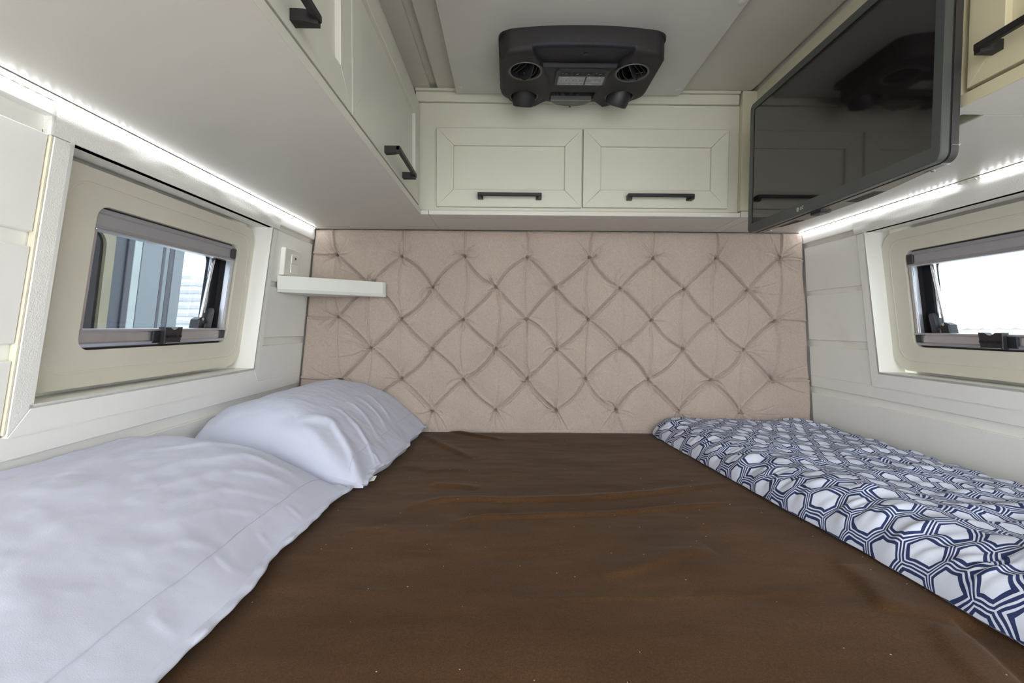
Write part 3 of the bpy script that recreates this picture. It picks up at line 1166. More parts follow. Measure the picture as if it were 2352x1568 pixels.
P[0, 1:-1] = P[1, 1:-1]
P[-1, 1:-1] = P[-2, 1:-1]
P[:, 0] = P[:, 1]
P[:, -1] = P[:, -2]
for sl in (np.s_[0, :], np.s_[-1, :], np.s_[:, 0], np.s_[:, -1]):
    P[sl][..., 2] = PB - .0004
mi = np.zeros((nu + 1, nv + 1), int)
mi[1:-1, 1:-1] = midx
ac_body = grid_mesh('housing', P, M_AC, ac, mats=[M_AC, M_ACBAND, M_ACDARK], matidx=mi, sharp=60)
mm_ = lambda p, d: (p[0], p[1], d)
# dark base plate standing in for the shadow gap behind the housing
MB().prism(rrect(-.029, .374, 1.10 + .02, 1.372, .03, 6), PB - .0004, PB - .007).build('shadow_gap_plate', M_ACDARK, ac)


def circ(cx, cy, r, n=36, sx=1, sy=1, a0=0):
    return [(cx + r * sx * math.cos(2 * math.pi * k / n + a0), cy + r * sy * math.sin(2 * math.pi * k / n + a0)) for k in range(n)]


for i, (vx, vy, vr) in enumerate(VENTS):
    zf = PB - (.0555 if i in (0, 2) else .0535)
    ring = MB()
    ring.loft([[mm_(p, zf + .012) for p in circ(vx, vy, vr * .82)], [mm_(p, zf - .0004) for p in circ(vx, vy, vr * .84)],
               [mm_(p, zf - .0016) for p in circ(vx, vy, vr * .93)], [mm_(p, zf + .003) for p in circ(vx, vy, vr * .985)]], cap=(False, False))
    rg = ring.build('vent_ring', M_ACRING, ac, smooth=40)
    n = 36
    MB().ring(circ(vx, vy, vr * 1.02), circ(vx, vy, vr * .985), zf + .0035, zf - .0002, mm_).build('vent_groove', M_ACDARK, ac, smooth=40)
    sgn = -1 if vx < .17 else 1
    ang = math.radians(35) * (1 if vx < .17 else -1)
    ex = Vector((math.cos(ang), math.sin(ang), 0))
    ey = Vector((-math.sin(ang), math.cos(ang), 0))
    open_vent = i in (0, 2)
    rb = vr * (.79 if open_vent else .74)
    if open_vent:
        for k, t in enumerate((-.72, -.40, 0.05, .40, .70)):
            half = rb * math.sqrt(max(0.05, 1 - t * t)) * .96
            c0 = Vector((vx, vy, 0)) + ex * (t * rb)
            pts = []
            big = k == 2
            lo = zf - (.017 if big else .004)
            for q in range(13):
                w_ = -1 + 2 * q / 12
                bow = ex * (.006 * (1 - w_ * w_) * (1 if t > 0 else -1))
                pts.append((c0 + ey * (w_ * half) + bow, lo + (zf + .022 - lo) * (abs(w_) ** 3 * (.8 if big else .4)) - 0))
            b = MB()
            lp = []
            for th in (-.0009, .0009):
                lp.append([tuple(p + ex * th + Vector((0, 0, z_))) for p, z_ in pts] + [tuple(p + ex * th + Vector((0, 0, zf + .022))) for p, z_ in reversed(pts)])
            b.loft(lp).build('louvre', M_ACDARK if not big else M_BLACK, rg, smooth=30)
        # cross tie between the blades
        a_ = Vector((vx, vy, zf + .002)) + ex * (.05 * rb)
        MB().tube([tuple(a_ + ey * (.3 * rb)), tuple(a_ + ex * (.6 * rb) + ey * (.42 * rb))], .0011, 6).build('link_bar', M_ACRING, rg)
    else:
        # swivelled ball with ribbed scoop
        b = MB()
        tilt = Vector((0.28 * (-1 if vx < .17 else -1) * (0.2 if vx < .17 else 1), .55, -1)).normalized()
        q_ = tilt.to_track_quat('Z', 'Y')
        loops = []
        for (r_, h_) in ((.98, -.018), (1.0, 0.0), (.98, .014), (.90, .0235), (.76, .0255), (.70, .019), (.55, .018)):
            loops.append([tuple(Vector((vx, vy + .009, zf + .005)) + q_ @ Vector((rb * r_ * math.cos(a), rb * r_ * math.sin(a), h_))) for a in [2 * math.pi * k / 40 for k in range(40)]])
        sc = b.loft(loops).build('scoop', M_AC if vx < .17 else M_BLACK, rg, smooth=40)
        loops = []
        for (r_, h_) in ((.50, .017), (.48, .024), (.30, .0285), (.02, .0295)):
            loops.append([tuple(Vector((vx - (.004 if vx < .17 else -.0), vy - .002, zf + .003)) + q_ @ Vector((rb * r_ * math.cos(a), rb * r_ * math.sin(a), h_))) for a in [2 * math.pi * k / 40 for k in range(40)]])
        MB().loft(loops).build('cap', M_AC, rg, smooth=50)
        for k in range(9):
            a = math.radians(90 + (k - 4) * 9) if vx < .17 else math.radians(70 + (k - 4) * 9)
            p0 = Vector((vx, vy + .009, zf + .005)) + q_ @ Vector((rb * .99 * math.cos(a), rb * .99 * math.sin(a), .004))
            p1 = Vector((vx, vy + .009, zf + .005)) + q_ @ Vector((rb * .76 * math.cos(a), rb * .78 * math.sin(a), .0265))
            MB().tube([tuple(p0), tuple(p1)], .0008, 5).build('rib', M_AC, rg)

# control panel
zp = PB - .0520
bez = [(0.1200, 1.1905), (0.2500, 1.1905), (0.2455, 1.2620), (0.118, 1.2600)]


def rpoly(x0, x1, y0, y1, r, bow=0.0):
    return [(px_, py_ + bow * (1 - ((px_ - (x0 + x1) / 2) / ((x1 - x0) / 2)) ** 2) * (1 if py_ > (y0 + y1) / 2 else 0)) for px_, py_ in rrect(x0, x1, y0, y1, r, 6)]


lp0 = rpoly(.1165, .2485, 1.1880, 1.2625, .010, .004)
lp1 = rpoly(.1190, .2460, 1.1905, 1.2600, .009, .004)
cp = MB().loft([[mm_(p, zp + .002) for p in lp0], [mm_(p, zp - .0035) for p in lp0], [mm_(p, zp - .0045) for p in lp1]]).build('control_panel', M_BLACK, ac, smooth=30)
dp0 = rpoly(.1235, .2420, 1.2155, 1.2560, .003, .004)
dsp = MB().prism(dp0, zp - .0042, zp - .0055).build('display', M_DISP, cp)
for k in range(4):
    x0 = .1285 + k * .0285
    b = MB().box(x0, x0 + .0255, 1.1950, 1.2120, zp - .0060, zp - .0040, .0008).build('button', M_AC if k not in (0,) else M_AC, cp)
    loops = []
    for r_, h_ in ((.0072, 0), (.0068, .0018), (.0045, .0030), (.0006, .0034)):
        loops.append([(x0 + .0135 + r_ * math.cos(a), 1.2045 + r_ * .75 * math.sin(a), zp - .0060 - h_) for a in [2 * math.pi * q / 20 for q in range(20)]])
    bb = MB()
    bb.loft(loops)
    o = bb.build('button', M_BLACK, cp, smooth=60)
    if k in (0, 3):
        MB().box(x0 + .001, x0 + .006, 1.1965, 1.2005, zp - .0064, zp - .0058).build('indicator', M_REDLED, cp)
zi = zp - .0056
fr1 = rrect(.1285, .2375, 1.2230, 1.2430, .002, 3)
fr2 = rrect(.1292, .2368, 1.2237, 1.2423, .0016, 3)
ink = MB()
ink.ring(fr1, fr2, zi, zi - .0002, mm_)
for x0, x1 in ((.1340, .1490), (.1515, .1675), (.1700, .1905)):
    ink.ring(rrect(x0, x1, 1.2275, 1.2400, .003, 3), rrect(x0 + .0006, x1 - .0006, 1.2281, 1.2394, .0025, 3), zi, zi - .0002, mm_)
    ink.box(x0 + .004, x0 + .008, 1.2320, 1.2345, zi - .0002, zi)
ink.ring(rrect(.2225, .2290, 1.2355, 1.2405, .0003, 2), rrect(.2230, .2285, 1.2360, 1.2400, .0003, 2), zi, zi - .0002, mm_)
for x0, x1, y_ in ((.2060, .2190, 1.2285), (.2100, .2200, 1.2375), (.1345, .1420, 1.2180), (.1425, .1500, 1.2183), (.1610, .1680, 1.2190), (.1695, .1745, 1.2195), (.2000, .2060, 1.2190), (.2260, .2300, 1.2180)):
    ink.box(x0, x1, y_, y_ + .0014, zi - .0002, zi)
ink.build('printed_symbols', M_INK, cp)
# wording reads the right way up from the other side of the bed
mt = Matrix(((-1, 0, 0, .187), (0, 1, 0, 1.2515), (0, 0, -1, zi - .0001), (0, 0, 0, 1)))
text_mesh('printed_name', 'Viesa Compressor', .0078, M_INK, cp, mt @ Matrix.Rotation(math.pi, 4, 'Z') @ Matrix.Scale(-1, 4, (1, 0, 0)) @ Matrix.Scale(-1, 4, (1, 0, 0)), .0001)
MB().box(.1455, .1525, 1.2490, 1.2540, zi - .0003, zi).build('printed_mark', M_BLUEINK, cp)
# divider bar in the display
MB().box(.1925, .1955, 1.2150, 1.2590, zi - .0006, zi).build('divider', M_ACDARK, cp)
# tray: sticker, lip, deflector
MB().hexa([(.1480, 1.3115, PB - .0235), (.1840, 1.3115, PB - .0235), (.1470, 1.3260, PB - .0300), (.1810, 1.3260, PB - .0300),
           (.1480, 1.3115, PB - .0225), (.1840, 1.3115, PB - .0225), (.1470, 1.3260, PB - .0290), (.1810, 1.3260, PB - .0290)]).build('sticker', M_STICK, ac)
sl = math.atan2(.0065, .0145)
mt = Matrix.Translation((.1655, 1.3185, PB - .0272)) @ Matrix.Rotation(math.pi, 4, 'Z') @ Matrix.Rotation(math.pi, 4, 'Y') @ Matrix.Rotation(sl, 4, 'X')
text_mesh('sticker_print', 'LASIT', .0105, M_REDINK, ac, mt, .0002, bold=.0002)
dpoly = [(.1150, 1.3510), (.2305, 1.3510)] + [(.1727 + .0577 * math.cos(t), 1.3510 + .0340 * math.sin(t)) for t in [math.pi * k / 14 for k in range(1, 14)]]
MB().prism(dpoly, PB - .040, PB - .0535, inset=.002).build('deflector', M_ACLIP, ac)
MB().box(.1720, .1765, 1.383, 1.3875, PB - .056, PB - .0505, .0005).build('latch', M_ACDARK, ac)
# sunk screw in the front band
MB().tube([(0.1800, 1.135, PB - .0400), (0.1800, 1.135, PB - .0475)], .0052, 16).build('screw_hole', M_ACDARK, ac, smooth=40)

# ------------------------------------------------------------------ television on the right
tv = thing('television', 'black flat television hanging on the right over the light strip', 'television', (0.66, .99, 1.374))
TY0, TY1, TZ0, TZ1, TX = 0.706, 1.273, 1.374, 1.715, 0.646
mt_ = lambda p, d: (d, p[0], p[1])
out = rrect(TY0, TY1, TZ0, TZ1, .014, 6)
out_in = rrect(TY0 + .0012, TY1 - .0012, TZ0 + .0012, TZ1 - .0012, .013, 6)
inn = rrect(TY0 + .0165, TY1 - .0165, TZ0 + .0235, TZ1 - .0165, .002, 6)
b = MB()
b.loft([[mt_(p, TX + .012) for p in out], [mt_(p, TX + .001) for p in out], [mt_(p, TX) for p in out_in], [mt_(p, TX) for p in inn], [mt_(p, TX + .003) for p in inn]], cap=(False, False))
b.build('bezel', M_BEZEL, tv, smooth=25)
MB().box(TX + .0024, TX + .008, TY0 + .012, TY1 - .012, TZ0 + .018, TZ1 - .012).build('screen', M_SCREEN, tv)
# black gap line behind the bezel
MB().loft([[mt_(p, TX + .010) for p in out_in], [mt_(p, TX + .016) for p in out_in]]).build('seam', M_ACDARK, tv)


def tback(y):
    e = min(y - TY0, TY1 - y)
    return TX + .029 + .027 * float(sst(0, .22, np.array(e)))


ns = 64
ys = [TY0 + (TY1 - TY0) * k / ns for k in range(ns + 1)]
out_t = []
loops = []
for k, fx in enumerate((0, 1)):
    l = []
    for (y, z) in out:
        l.append(((TX + .0155) if fx == 0 else tback(y), y, z))
    loops.append(l)


def dense(loop):     # subdivide the long top and bottom runs so the back can bulge
    r = []
    n = len(loop)
    for i in range(n):
        a, bq = loop[i], loop[(i + 1) % n]
        r.append(a)
        L = abs(a[0] - bq[0])
        if L > .2:
            for s in range(1, 40):
                r.append((a[0] + (bq[0] - a[0]) * s / 40, a[1] + (bq[1] - a[1]) * s / 40))
    return r


od = dense(out)
l0 = [(TX + .0155, y, z) for y, z in od]
l1 = [(tback(y) - .002, y, z) for y, z in od]
cz_ = (TZ0 + TZ1) / 2
l2 = [(tback(y), y + (.99 - y) * .01, z + (cz_ - z) * .012) for y, z in od]
sh = MB()
n = len(od)
sh.loft([l0, l1, l2], cap=(True, False))
me_faces = []
o_ = 2 * n
# cap the back by pairing top and bottom points of equal y
top = sorted([i for i in range(n) if od[i][1] > cz_], key=lambda i: od[i][0])
bot = sorted([i for i in range(n) if od[i][1] <= cz_], key=lambda i: od[i][0])
for a, bq in zip(range(len(top) - 1), range(len(bot) - 1)):
    sh.f.append((o_ + top[a], o_ + top[a + 1], o_ + bot[bq + 1], o_ + bot[bq]))
sh.build('back_shell', M_TVSHELL, tv, smooth=35)
# underside plate following the curved back
yb_ = [TY0 + .016 + (TY1 - TY0 - .032) * k / 50 for k in range(51)]
poly = [(TX + .0165, y) for y in yb_] + [(tback(y) - .0055, y) for y in reversed(yb_)]
under = MB().prism(poly, TZ0 + .001, TZ0 - .0006).build('underside_plate', M_TVBOT, tv)
# corner cap with bright edges
for y0, y1 in ((TY0 - .0006, TY0 + .002),):
    cpn = MB()
    cpn.box(TX + .0165, TX + .0295, y0, y1, TZ0 + .0225, TZ0 + .0233)
    cpn.box(TX + .0165, TX + .0300, TY0 + .0155, TY0 + .0163, TZ0 - .0009, TZ0 + .0005)
    cpn.build('corner_cap', M_CHROME, tv)
# slotted speaker grilles
for ya in (0.868, 1.105):
    for k in range(12):
        y = ya + k * .0062
        MB().hexa([(TX + .028, y, TZ0 - .0010), (tback(y) - .004, y, TZ0 - .0010), (TX + .028, y + .0042, TZ0 - .0010), (tback(y) - .004, y + .0042, TZ0 - .0010),
                   (TX + .028, y, TZ0 + .0005), (tback(y) - .004, y, TZ0 + .0005), (TX + .028, y + .0042, TZ0 + .0005), (tback(y) - .004, y + .0042, TZ0 + .0005)]).build('grille_slot', M_ACDARK, under)
# control stick and screw pockets under the frame
cs = MB().prism([(TX + .017, 1.000), (TX + .017, 1.035), (TX + .030, 1.040), (TX + .040, 1.030), (TX + .040, 1.002), (TX + .030, .996)], TZ0, TZ0 - .0065, inset=.0015).build('control_stick', M_BLACK, under)
MB().prism(circ(TX + .031, 1.015, .0055, 16), TZ0 - .0062, TZ0 - .0075, inset=.0006).build('stick_tip', M_TVBOT, cs)
for y in (0.748, 1.215):
    pk = MB().box(TX + .025, tback(y) - .006, y, y + .014, TZ0 - .0010, TZ0 + .0005).build('screw_pocket', M_ACDARK, under)
    MB().prism(circ(TX + .033, y + .006, .003, 12), TZ0 - .0009, TZ0 - .0018).build('screw', M_CHROME, pk)
# emblem and lettering on the lower bezel (in yz, facing -x)
yl, zl = 1.052, TZ0 + .0115
mtv = Matrix(((0, 0, -1, TX - .0002), (-1, 0, 0, yl - .0075), (0, 1, 0, zl), (0, 0, 0, 1)))
text_mesh('logo', 'LG', .0098, M_LOGO, tv, mtv, .0001, 'LEFT', .0001)
cyl = yl + .0005
disc = MB().prism([(p[0], p[1]) for p in circ(cyl, zl, .0046, 28)], TX - .0001, TX - .0004, 'x').build('emblem', M_LOGO, tv)
em = MB()
em.ring(circ(cyl, zl, .0034, 20), circ(cyl, zl, .0028, 20), TX - .0004, TX - .0006, mt_)
em.box(TX - .0006, TX - .0004, cyl - .0003, cyl + .0003, zl - .0018, zl + .0018)
em.box(TX - .0006, TX - .0004, cyl - .0018, cyl - .0003, zl - .0018, zl - .0012)
em.build('emblem_face', M_BEZEL, disc)
# wall bracket behind
br = MB()
br.box(0.699, 0.7435, 0.93, 1.07, 1.50, 1.62, .002)
br.box(0.712, 0.7300, 0.755, 1.20, 1.466, 1.480, .001)
br.build('wall_bracket', M_ALU, tv)

# ------------------------------------------------------------------ corner shelf and socket
sh_ = MB()
A = [(-0.7000, 1.4245), (-0.4360, 1.6280), (-0.4300, 1.6400), (-0.4300, 1.6505), (-0.7030, 1.6505), (-0.7040, 1.4320)]
zt, zb_ = 1.2690, 1.2190
c_ = np.mean(np.array(A), 0)
lo1 = [(p[0], p[1], zt - .002) for p in A]
sc_ = lambda p, e: (p[0] + np.sign(c_[0] - p[0]) * e, p[1] + np.sign(c_[1] - p[1]) * e)
lo0 = [(*sc_(p, .0015), zt) for p in A]
lo2 = [(p[0], p[1], zb_ + .010) for p in A]
lo3 = [(*((p[0], p[1] + .007) if i < 2 else (p[0], p[1])), zb_) for i, p in enumerate(A)]
sh_.loft([lo0, lo1, lo2, lo3])
tag(sh_.build('corner_shelf', M_SHELF), 'small white wedge shelf in the left corner against the headboard', 'shelf')
so_ = thing('wall_socket', 'white wall plate with a small usb port above the corner shelf', 'socket', Lw((1.495, 1.31, .004)))
mw = lambda p, d: (p[0], p[1], d)
o1 = rrect(1.442, 1.5480, 1.2715, 1.3565, .003, 3)
o2 = rrect(1.4440, 1.5460, 1.2735, 1.3545, .003, 3)
MB(Lw).loft([[mw(p, .004) for p in o1], [mw(p, -.0085) for p in o1], [mw(p, -.010) for p in o2]]).build('plate', M_WHITEP, so_, smooth=25)
MB(Lw).box(1.4820, 1.5285, 1.3125, 1.3405, -.0125, -.0095, .0008).build('usb_module', M_WHITEP, so_)
MB(Lw).box(1.4820, 1.5285, 1.2835, 1.3115, -.0125, -.0095, .0008).build('switch_rocker', M_WHITEP, so_)
MB(Lw).box(1.5010, 1.5110, 1.3255, 1.3325, -.0130, -.0120).build('usb_port', M_BLACK, so_)
MB(Lw).box(1.5050, 1.5105, 1.3265, 1.3285, -.0132, -.0128).build('usb_contact', M_TVBOT, so_)

# ------------------------------------------------------------------ tufted headboard
TUFTS = [[(-0.608, 1.368), (-0.379, 1.364), (-0.157, 1.367), (0.064, 1.364), (0.286, 1.365), (0.512, 1.365), (0.736, 1.368), (0.961, 1.369)],
         [(-0.493, 1.261), (-0.27, 1.256), (-0.046, 1.259), (0.165, 1.259), (0.397, 1.257), (0.624, 1.257), (0.849, 1.255)],
         [(-0.605, 1.149), (-0.381, 1.143), (-0.161, 1.143), (0.063, 1.145), (0.284, 1.145), (0.508, 1.145), (0.73, 1.145), (0.952, 1.145)],
         [(-0.489, 1.039), (-0.271, 1.036), (-0.046, 1.038), (0.172, 1.037), (0.398, 1.042), (0.625, 1.04), (0.843, 1.042)],
         [(-0.594, 0.927), (-0.381, 0.929), (-0.16, 0.927), (0.066, 0.93), (0.277, 0.933), (0.501, 0.931), (0.727, 0.934), (0.948, 0.934)],
         [(-0.489, 0.816), (-0.271, 0.817), (-0.046, 0.82), (0.173, 0.82), (0.387, 0.821), (0.613, 0.822), (0.835, 0.82)]]
nx, nz = 980, 400
zz = np.linspace(0.715, 1.4565, nz)
U = np.linspace(0, 1, nx)
xl = LX0 - LS * (SOFF - zz) - .001
xr = RX0 + RS * (SOFF - zz) + .0005 + .002 * np.sin(zz * 23)
Xh = xl[None, :] + (xr - xl)[None, :] * U[:, None]
Zh = np.repeat(zz[None, :], nx, 0)
H = np.zeros_like(Xh)
rs = np.random.RandomState(3)
dmin = np.full(Xh.shape, .12)


def curve(a, bq, bow):
    a, bq = np.array(a), np.array(bq)
    d = bq - a
    nrm = np.array([-d[1], d[0]])
    return [tuple(a + d * t + nrm * bow * math.sin(math.pi * t)) for t in np.linspace(0, 1, 7)]


folds = []
flat = [(r, t) for r in range(6) for t in TUFTS[r]]
for r in range(5):
    for a in TUFTS[r]:
        for bq in TUFTS[r + 1]:
            if abs(abs(a[0] - bq[0]) - .112) < .03:
                folds.append((curve(a, bq, rs.uniform(-.10, .10)), rs.uniform(.7, 1.1), 'd'))
for r in range(4):
    for a in TUFTS[r]:
        for bq in TUFTS[r + 2]:
            if abs(a[0] - bq[0]) < .03:
                k = rs.uniform(.15, 1.3)
                if k > .22:
                    folds.append((curve(a, bq, rs.uniform(-.07, .07)), .55 * k, 'v'))
                else:
                    m_ = (a[0] + (bq[0] - a[0]) * .55 + rs.uniform(-.01, .01), a[1] + (bq[1] - a[1]) * .55)
                    folds.append((curve(a, m_, rs.uniform(-.08, .08)), .45, 'v'))
for a in TUFTS[0]:
    folds.append((curve(a, (a[0] + rs.uniform(-.008, .008), 1.458), rs.uniform(-.06, .06)), .8, 'v'))
    for s in (-1, 1):
        if rs.rand() < .8:
            folds.append((curve(a, (a[0] + s * rs.uniform(.035, .075), a[1] + rs.uniform(.06, .085)), rs.uniform(-.1, .1)), rs.uniform(.3, .7), 'w'))
for a in TUFTS[5]:
    for s in (-.05, -.012, .02, .055):
        folds.append((curve(a, (a[0] + s + rs.uniform(-.012, .012), .735), rs.uniform(-.12, .12)), rs.uniform(.4, .9), 'w'))
for row in (0, 2, 4):
    a = TUFTS[row][0]
    xe = LX0 - LS * (SOFF - a[1])
    folds.append((curve(a, (xe, a[1] + rs.uniform(-.004, .006)), .03), .9, 'v'))
    folds.append((curve(a, (xe + .02, a[1] + .055), .08), .5, 'w'))
    folds.append((curve(a, (xe + .03, a[1] - .045), -.08), .6, 'w'))
    a = TUFTS[row][-1]
    xe = RX0 + RS * (SOFF - a[1])
    folds.append((curve(a, (xe, a[1] + rs.uniform(-.006, .01)), .03), .8, 'v'))
    folds.append((curve(a, (xe, a[1] + .055), .06), .8, 'w'))
    folds.append((curve(a, (xe, a[1] - .05), -.06), .6, 'w'))
for row in (1, 3, 5):
    a = TUFTS[row][0]
    for dx, dz, kk in ((-.15, .02, .6), (-.17, -.03, .7), (-.12, .06, .8), (-.20, .055, .5)):
        folds.append((curve(a, (a[0] + dx, a[1] + dz), rs.uniform(-.12, .12)), kk, 'w'))
    a = TUFTS[row][-1]
    for dx, dz, kk in ((.14, .035, .5), (.16, -.01, .4), (.10, -.06, .4)):
        folds.append((curve(a, (a[0] + dx, a[1] + dz), rs.uniform(-.12, .12)), kk, 'w'))
for r, a in flat:
    for k in range(10):
        an = rs.uniform(0, 2 * math.pi)
        ln = rs.uniform(.025, .075)
        folds.append((curve(a, (a[0] + ln * math.cos(an), a[1] + ln * math.sin(an)), rs.uniform(-.3, .3)), rs.uniform(.35, .95), 'w'))
dxg = float(xr[0] - xl[0]) / (nx - 1)
for pts, k, kind in folds:
    px_, pz_ = [p[0] for p in pts], [p[1] for p in pts]
    mrg = .10 if kind == 'd' else .03
    j0, j1 = np.searchsorted(zz, min(pz_) - mrg), np.searchsorted(zz, max(pz_) + mrg)
    xa = Xh[:, (j0 + j1) // 2 if (j0 + j1) // 2 < nz else nz - 1]
    i0, i1 = np.searchsorted(xa, min(px_) - mrg - .01), np.searchsorted(xa, max(px_) + mrg + .01)
    if i1 <= i0 or j1 <= j0:
        continue
    s_ = np.s_[i0:i1, j0:j1]
    d, sd, t = seg_dist(Xh[s_], Zh[s_], pts)
    sgn = 1 if rs.rand() < .5 else -1
    if kind == 'd':
        dmin[s_] = np.minimum(dmin[s_], d)
        H[s_] -= k * .0085 * np.exp(-(d / .0021) ** 2)
        e = d * sd * sgn
        H[s_] += k * .0066 * np.exp(-((np.abs(e) - .0066 - .002 * (e > 0)) / .0036) ** 2) * (.35 + .65 * (e > 0)) * np.sin(math.pi * np.clip(t, 0, 1)) ** .4
    elif kind == 'v':
        e = d * sd * sgn
        H[s_] -= k * .0070 * np.exp(-(d / .0022) ** 2)
        H[s_] += k * .0056 * np.exp(-((e - .0052) / .0034) ** 2)
    else:
        fade = (1 - t) ** .8
        H[s_] -= k * .0075 * np.exp(-(d / .0026) ** 2) * fade
        e = d * sd * sgn
        H[s_] += k * .0055 * np.exp(-((e - .0056) / .0036) ** 2) * fade
H += .0105 * (1 - np.exp(-(dmin / .032) ** 1.3))
for r, a in flat:
    d = np.sqrt((Xh - a[0]) ** 2 + (Zh - a[1]) ** 2)
    H -= .024 * np.exp(-(d / .0065) ** 2) + .005 * np.exp(-(d / .028) ** 2)
H += .0022 * fbm(Xh * 16, Zh * 16, 5, 3) + .0008 * fbm(Xh * 55 + Zh * 18, Zh * 34, 9, 2)
H = np.where(H < 0, -.030 * np.tanh(-H / .030), H)
edge = np.minimum(np.minimum((1.4565 - Zh), Zh - .715), np.minimum(Xh - xl[None, :], xr[None, :] - Xh))
H -= .012 * (1 - np.sqrt(np.clip(1 - (1 - np.clip(edge / .012, 0, 1)) ** 2, 0, 1)))
Yh = 1.666 - H
P = np.zeros((nx + 2, nz + 2, 3))
P[1:-1, 1:-1] = np.stack([Xh, Yh, Zh], -1)
P[0, 1:-1], P[-1, 1:-1] = P[1, 1:-1], P[-2, 1:-1]
P[:, 0], P[:, -1] = P[:, 1], P[:, -2]
for sl in (np.s_[0, :], np.s_[-1, :], np.s_[:, 0], np.s_[:, -1]):
    P[sl][..., 1] = 1.716
hb = grid_mesh('headboard', P[::-1], M_LINEN)
tag(hb, 'beige linen headboard pleated into diamonds across the end of the bed', 'headboard')

# ------------------------------------------------------------------ bed, sheet
bed = thing('bed', 'built-in bed platform and mattress filling the width of the van', 'bed', (0.17, .95, 0.0))
MB().box(-0.740, 1.100, 0.24, 1.655, 0.0, 0.54, .004).build('base', M_WALL, bed)
MB().box(-0.735, 1.085, 0.21, 1.655, 0.541, 0.735, .03).build('mattress', M_MATT, bed)
FOLDS = [([(-0.209, 0.943), (-0.144, 0.986), (-0.061, 0.992), (-0.005, 0.983), (0.127, 1.0), (0.264, 1.022), (0.393, 1.057), (0.561, 1.114)], .0058, .011),
         ([(-0.103, 0.877), (-0.038, 0.9), (0.072, 0.906), (0.204, 0.92), (0.354, 0.951), (0.498, 0.986)], .0052, .008),
         ([(-0.19, 0.763), (-0.118, 0.759), (0.025, 0.755), (0.172, 0.771)], .0014, .005),
         ([(0.14, 0.686), (0.213, 0.712), (0.281, 0.751), (0.345, 0.766)], .005, .018),
         ([(-0.34, 0.662), (-0.25, 0.655), (-0.162, 0.647)], .0014, .005),
         ([(-0.008, 0.629), (0.111, 0.63), (0.238, 0.632), (0.357, 0.64), (0.48, 0.658)], .0016, .006),
         ([(-0.18, 1.088), (-0.118, 1.083), (-0.066, 1.066)], .004, .010),
         ([(-0.33, 1.631), (-0.213, 1.452), (-0.106, 1.308)], .006, .014),
         ([(-0.211, 1.648), (-0.098, 1.571), (-0.023, 1.512)], .005, .012),
         ([(0.522, 0.727), (0.522, 0.664), (0.503, 0.601)], .006, .02),
         ([(0.588, 0.60), (0.566, 0.519), (0.533, 0.40)], -.006, .016),
         ([(0.548, 0.58), (0.515, 0.519), (0.48, 0.40)], .004, .022),
         ([(-0.355, 0.813), (-0.285, 0.831), (-0.21, 0.84)], .003, .009),
         ([(-0.30, 1.25), (-0.20, 1.20), (-0.10, 1.21)], .003, .02)]
nx2, ny2 = 420, 420
xs2 = np.linspace(-0.742, 1.090, nx2)
ys2 = np.concatenate([[0.195, 0.196, 0.198, 0.202], np.linspace(0.21, 1.652, ny2 - 4)])
Xs, Ys = np.meshgrid(xs2, ys2, indexing='ij')
Zs = np.full(Xs.shape, .746) + .0022 * fbm(Xs * 4, Ys * 7, 21, 3) + .0006 * fbm(Xs * 14, Ys * 40, 25, 2)
for pts, amp, wd in FOLDS:
    d, sd, t = seg_dist(Xs, Ys, pts)
    e = d * sd
    fade = np.clip(np.minimum(t, 1 - t) * 6, 0, 1) ** .6
    prof_ = np.where(e > 0, np.exp(-(e / (wd * 1.8)) ** 2), np.exp(-(e / (wd * .55)) ** 2))
    Zs += 1.45 * amp * prof_ * fade * sst(-.32, -.25, Xs)
Zs[:, 0] = .50
Zs[:, 1] = .62
Zs[:, 2] = .70
Zs[:, 3] = .735
Zs -= .004 * np.exp(-((Ys - 1.652) / .02) ** 2)
o = grid_mesh('bed_sheet', np.stack([Xs, Ys, Zs], -1), M_VELVET)
tag(o, 'dark brown velour sheet spread over the bed', 'sheet')

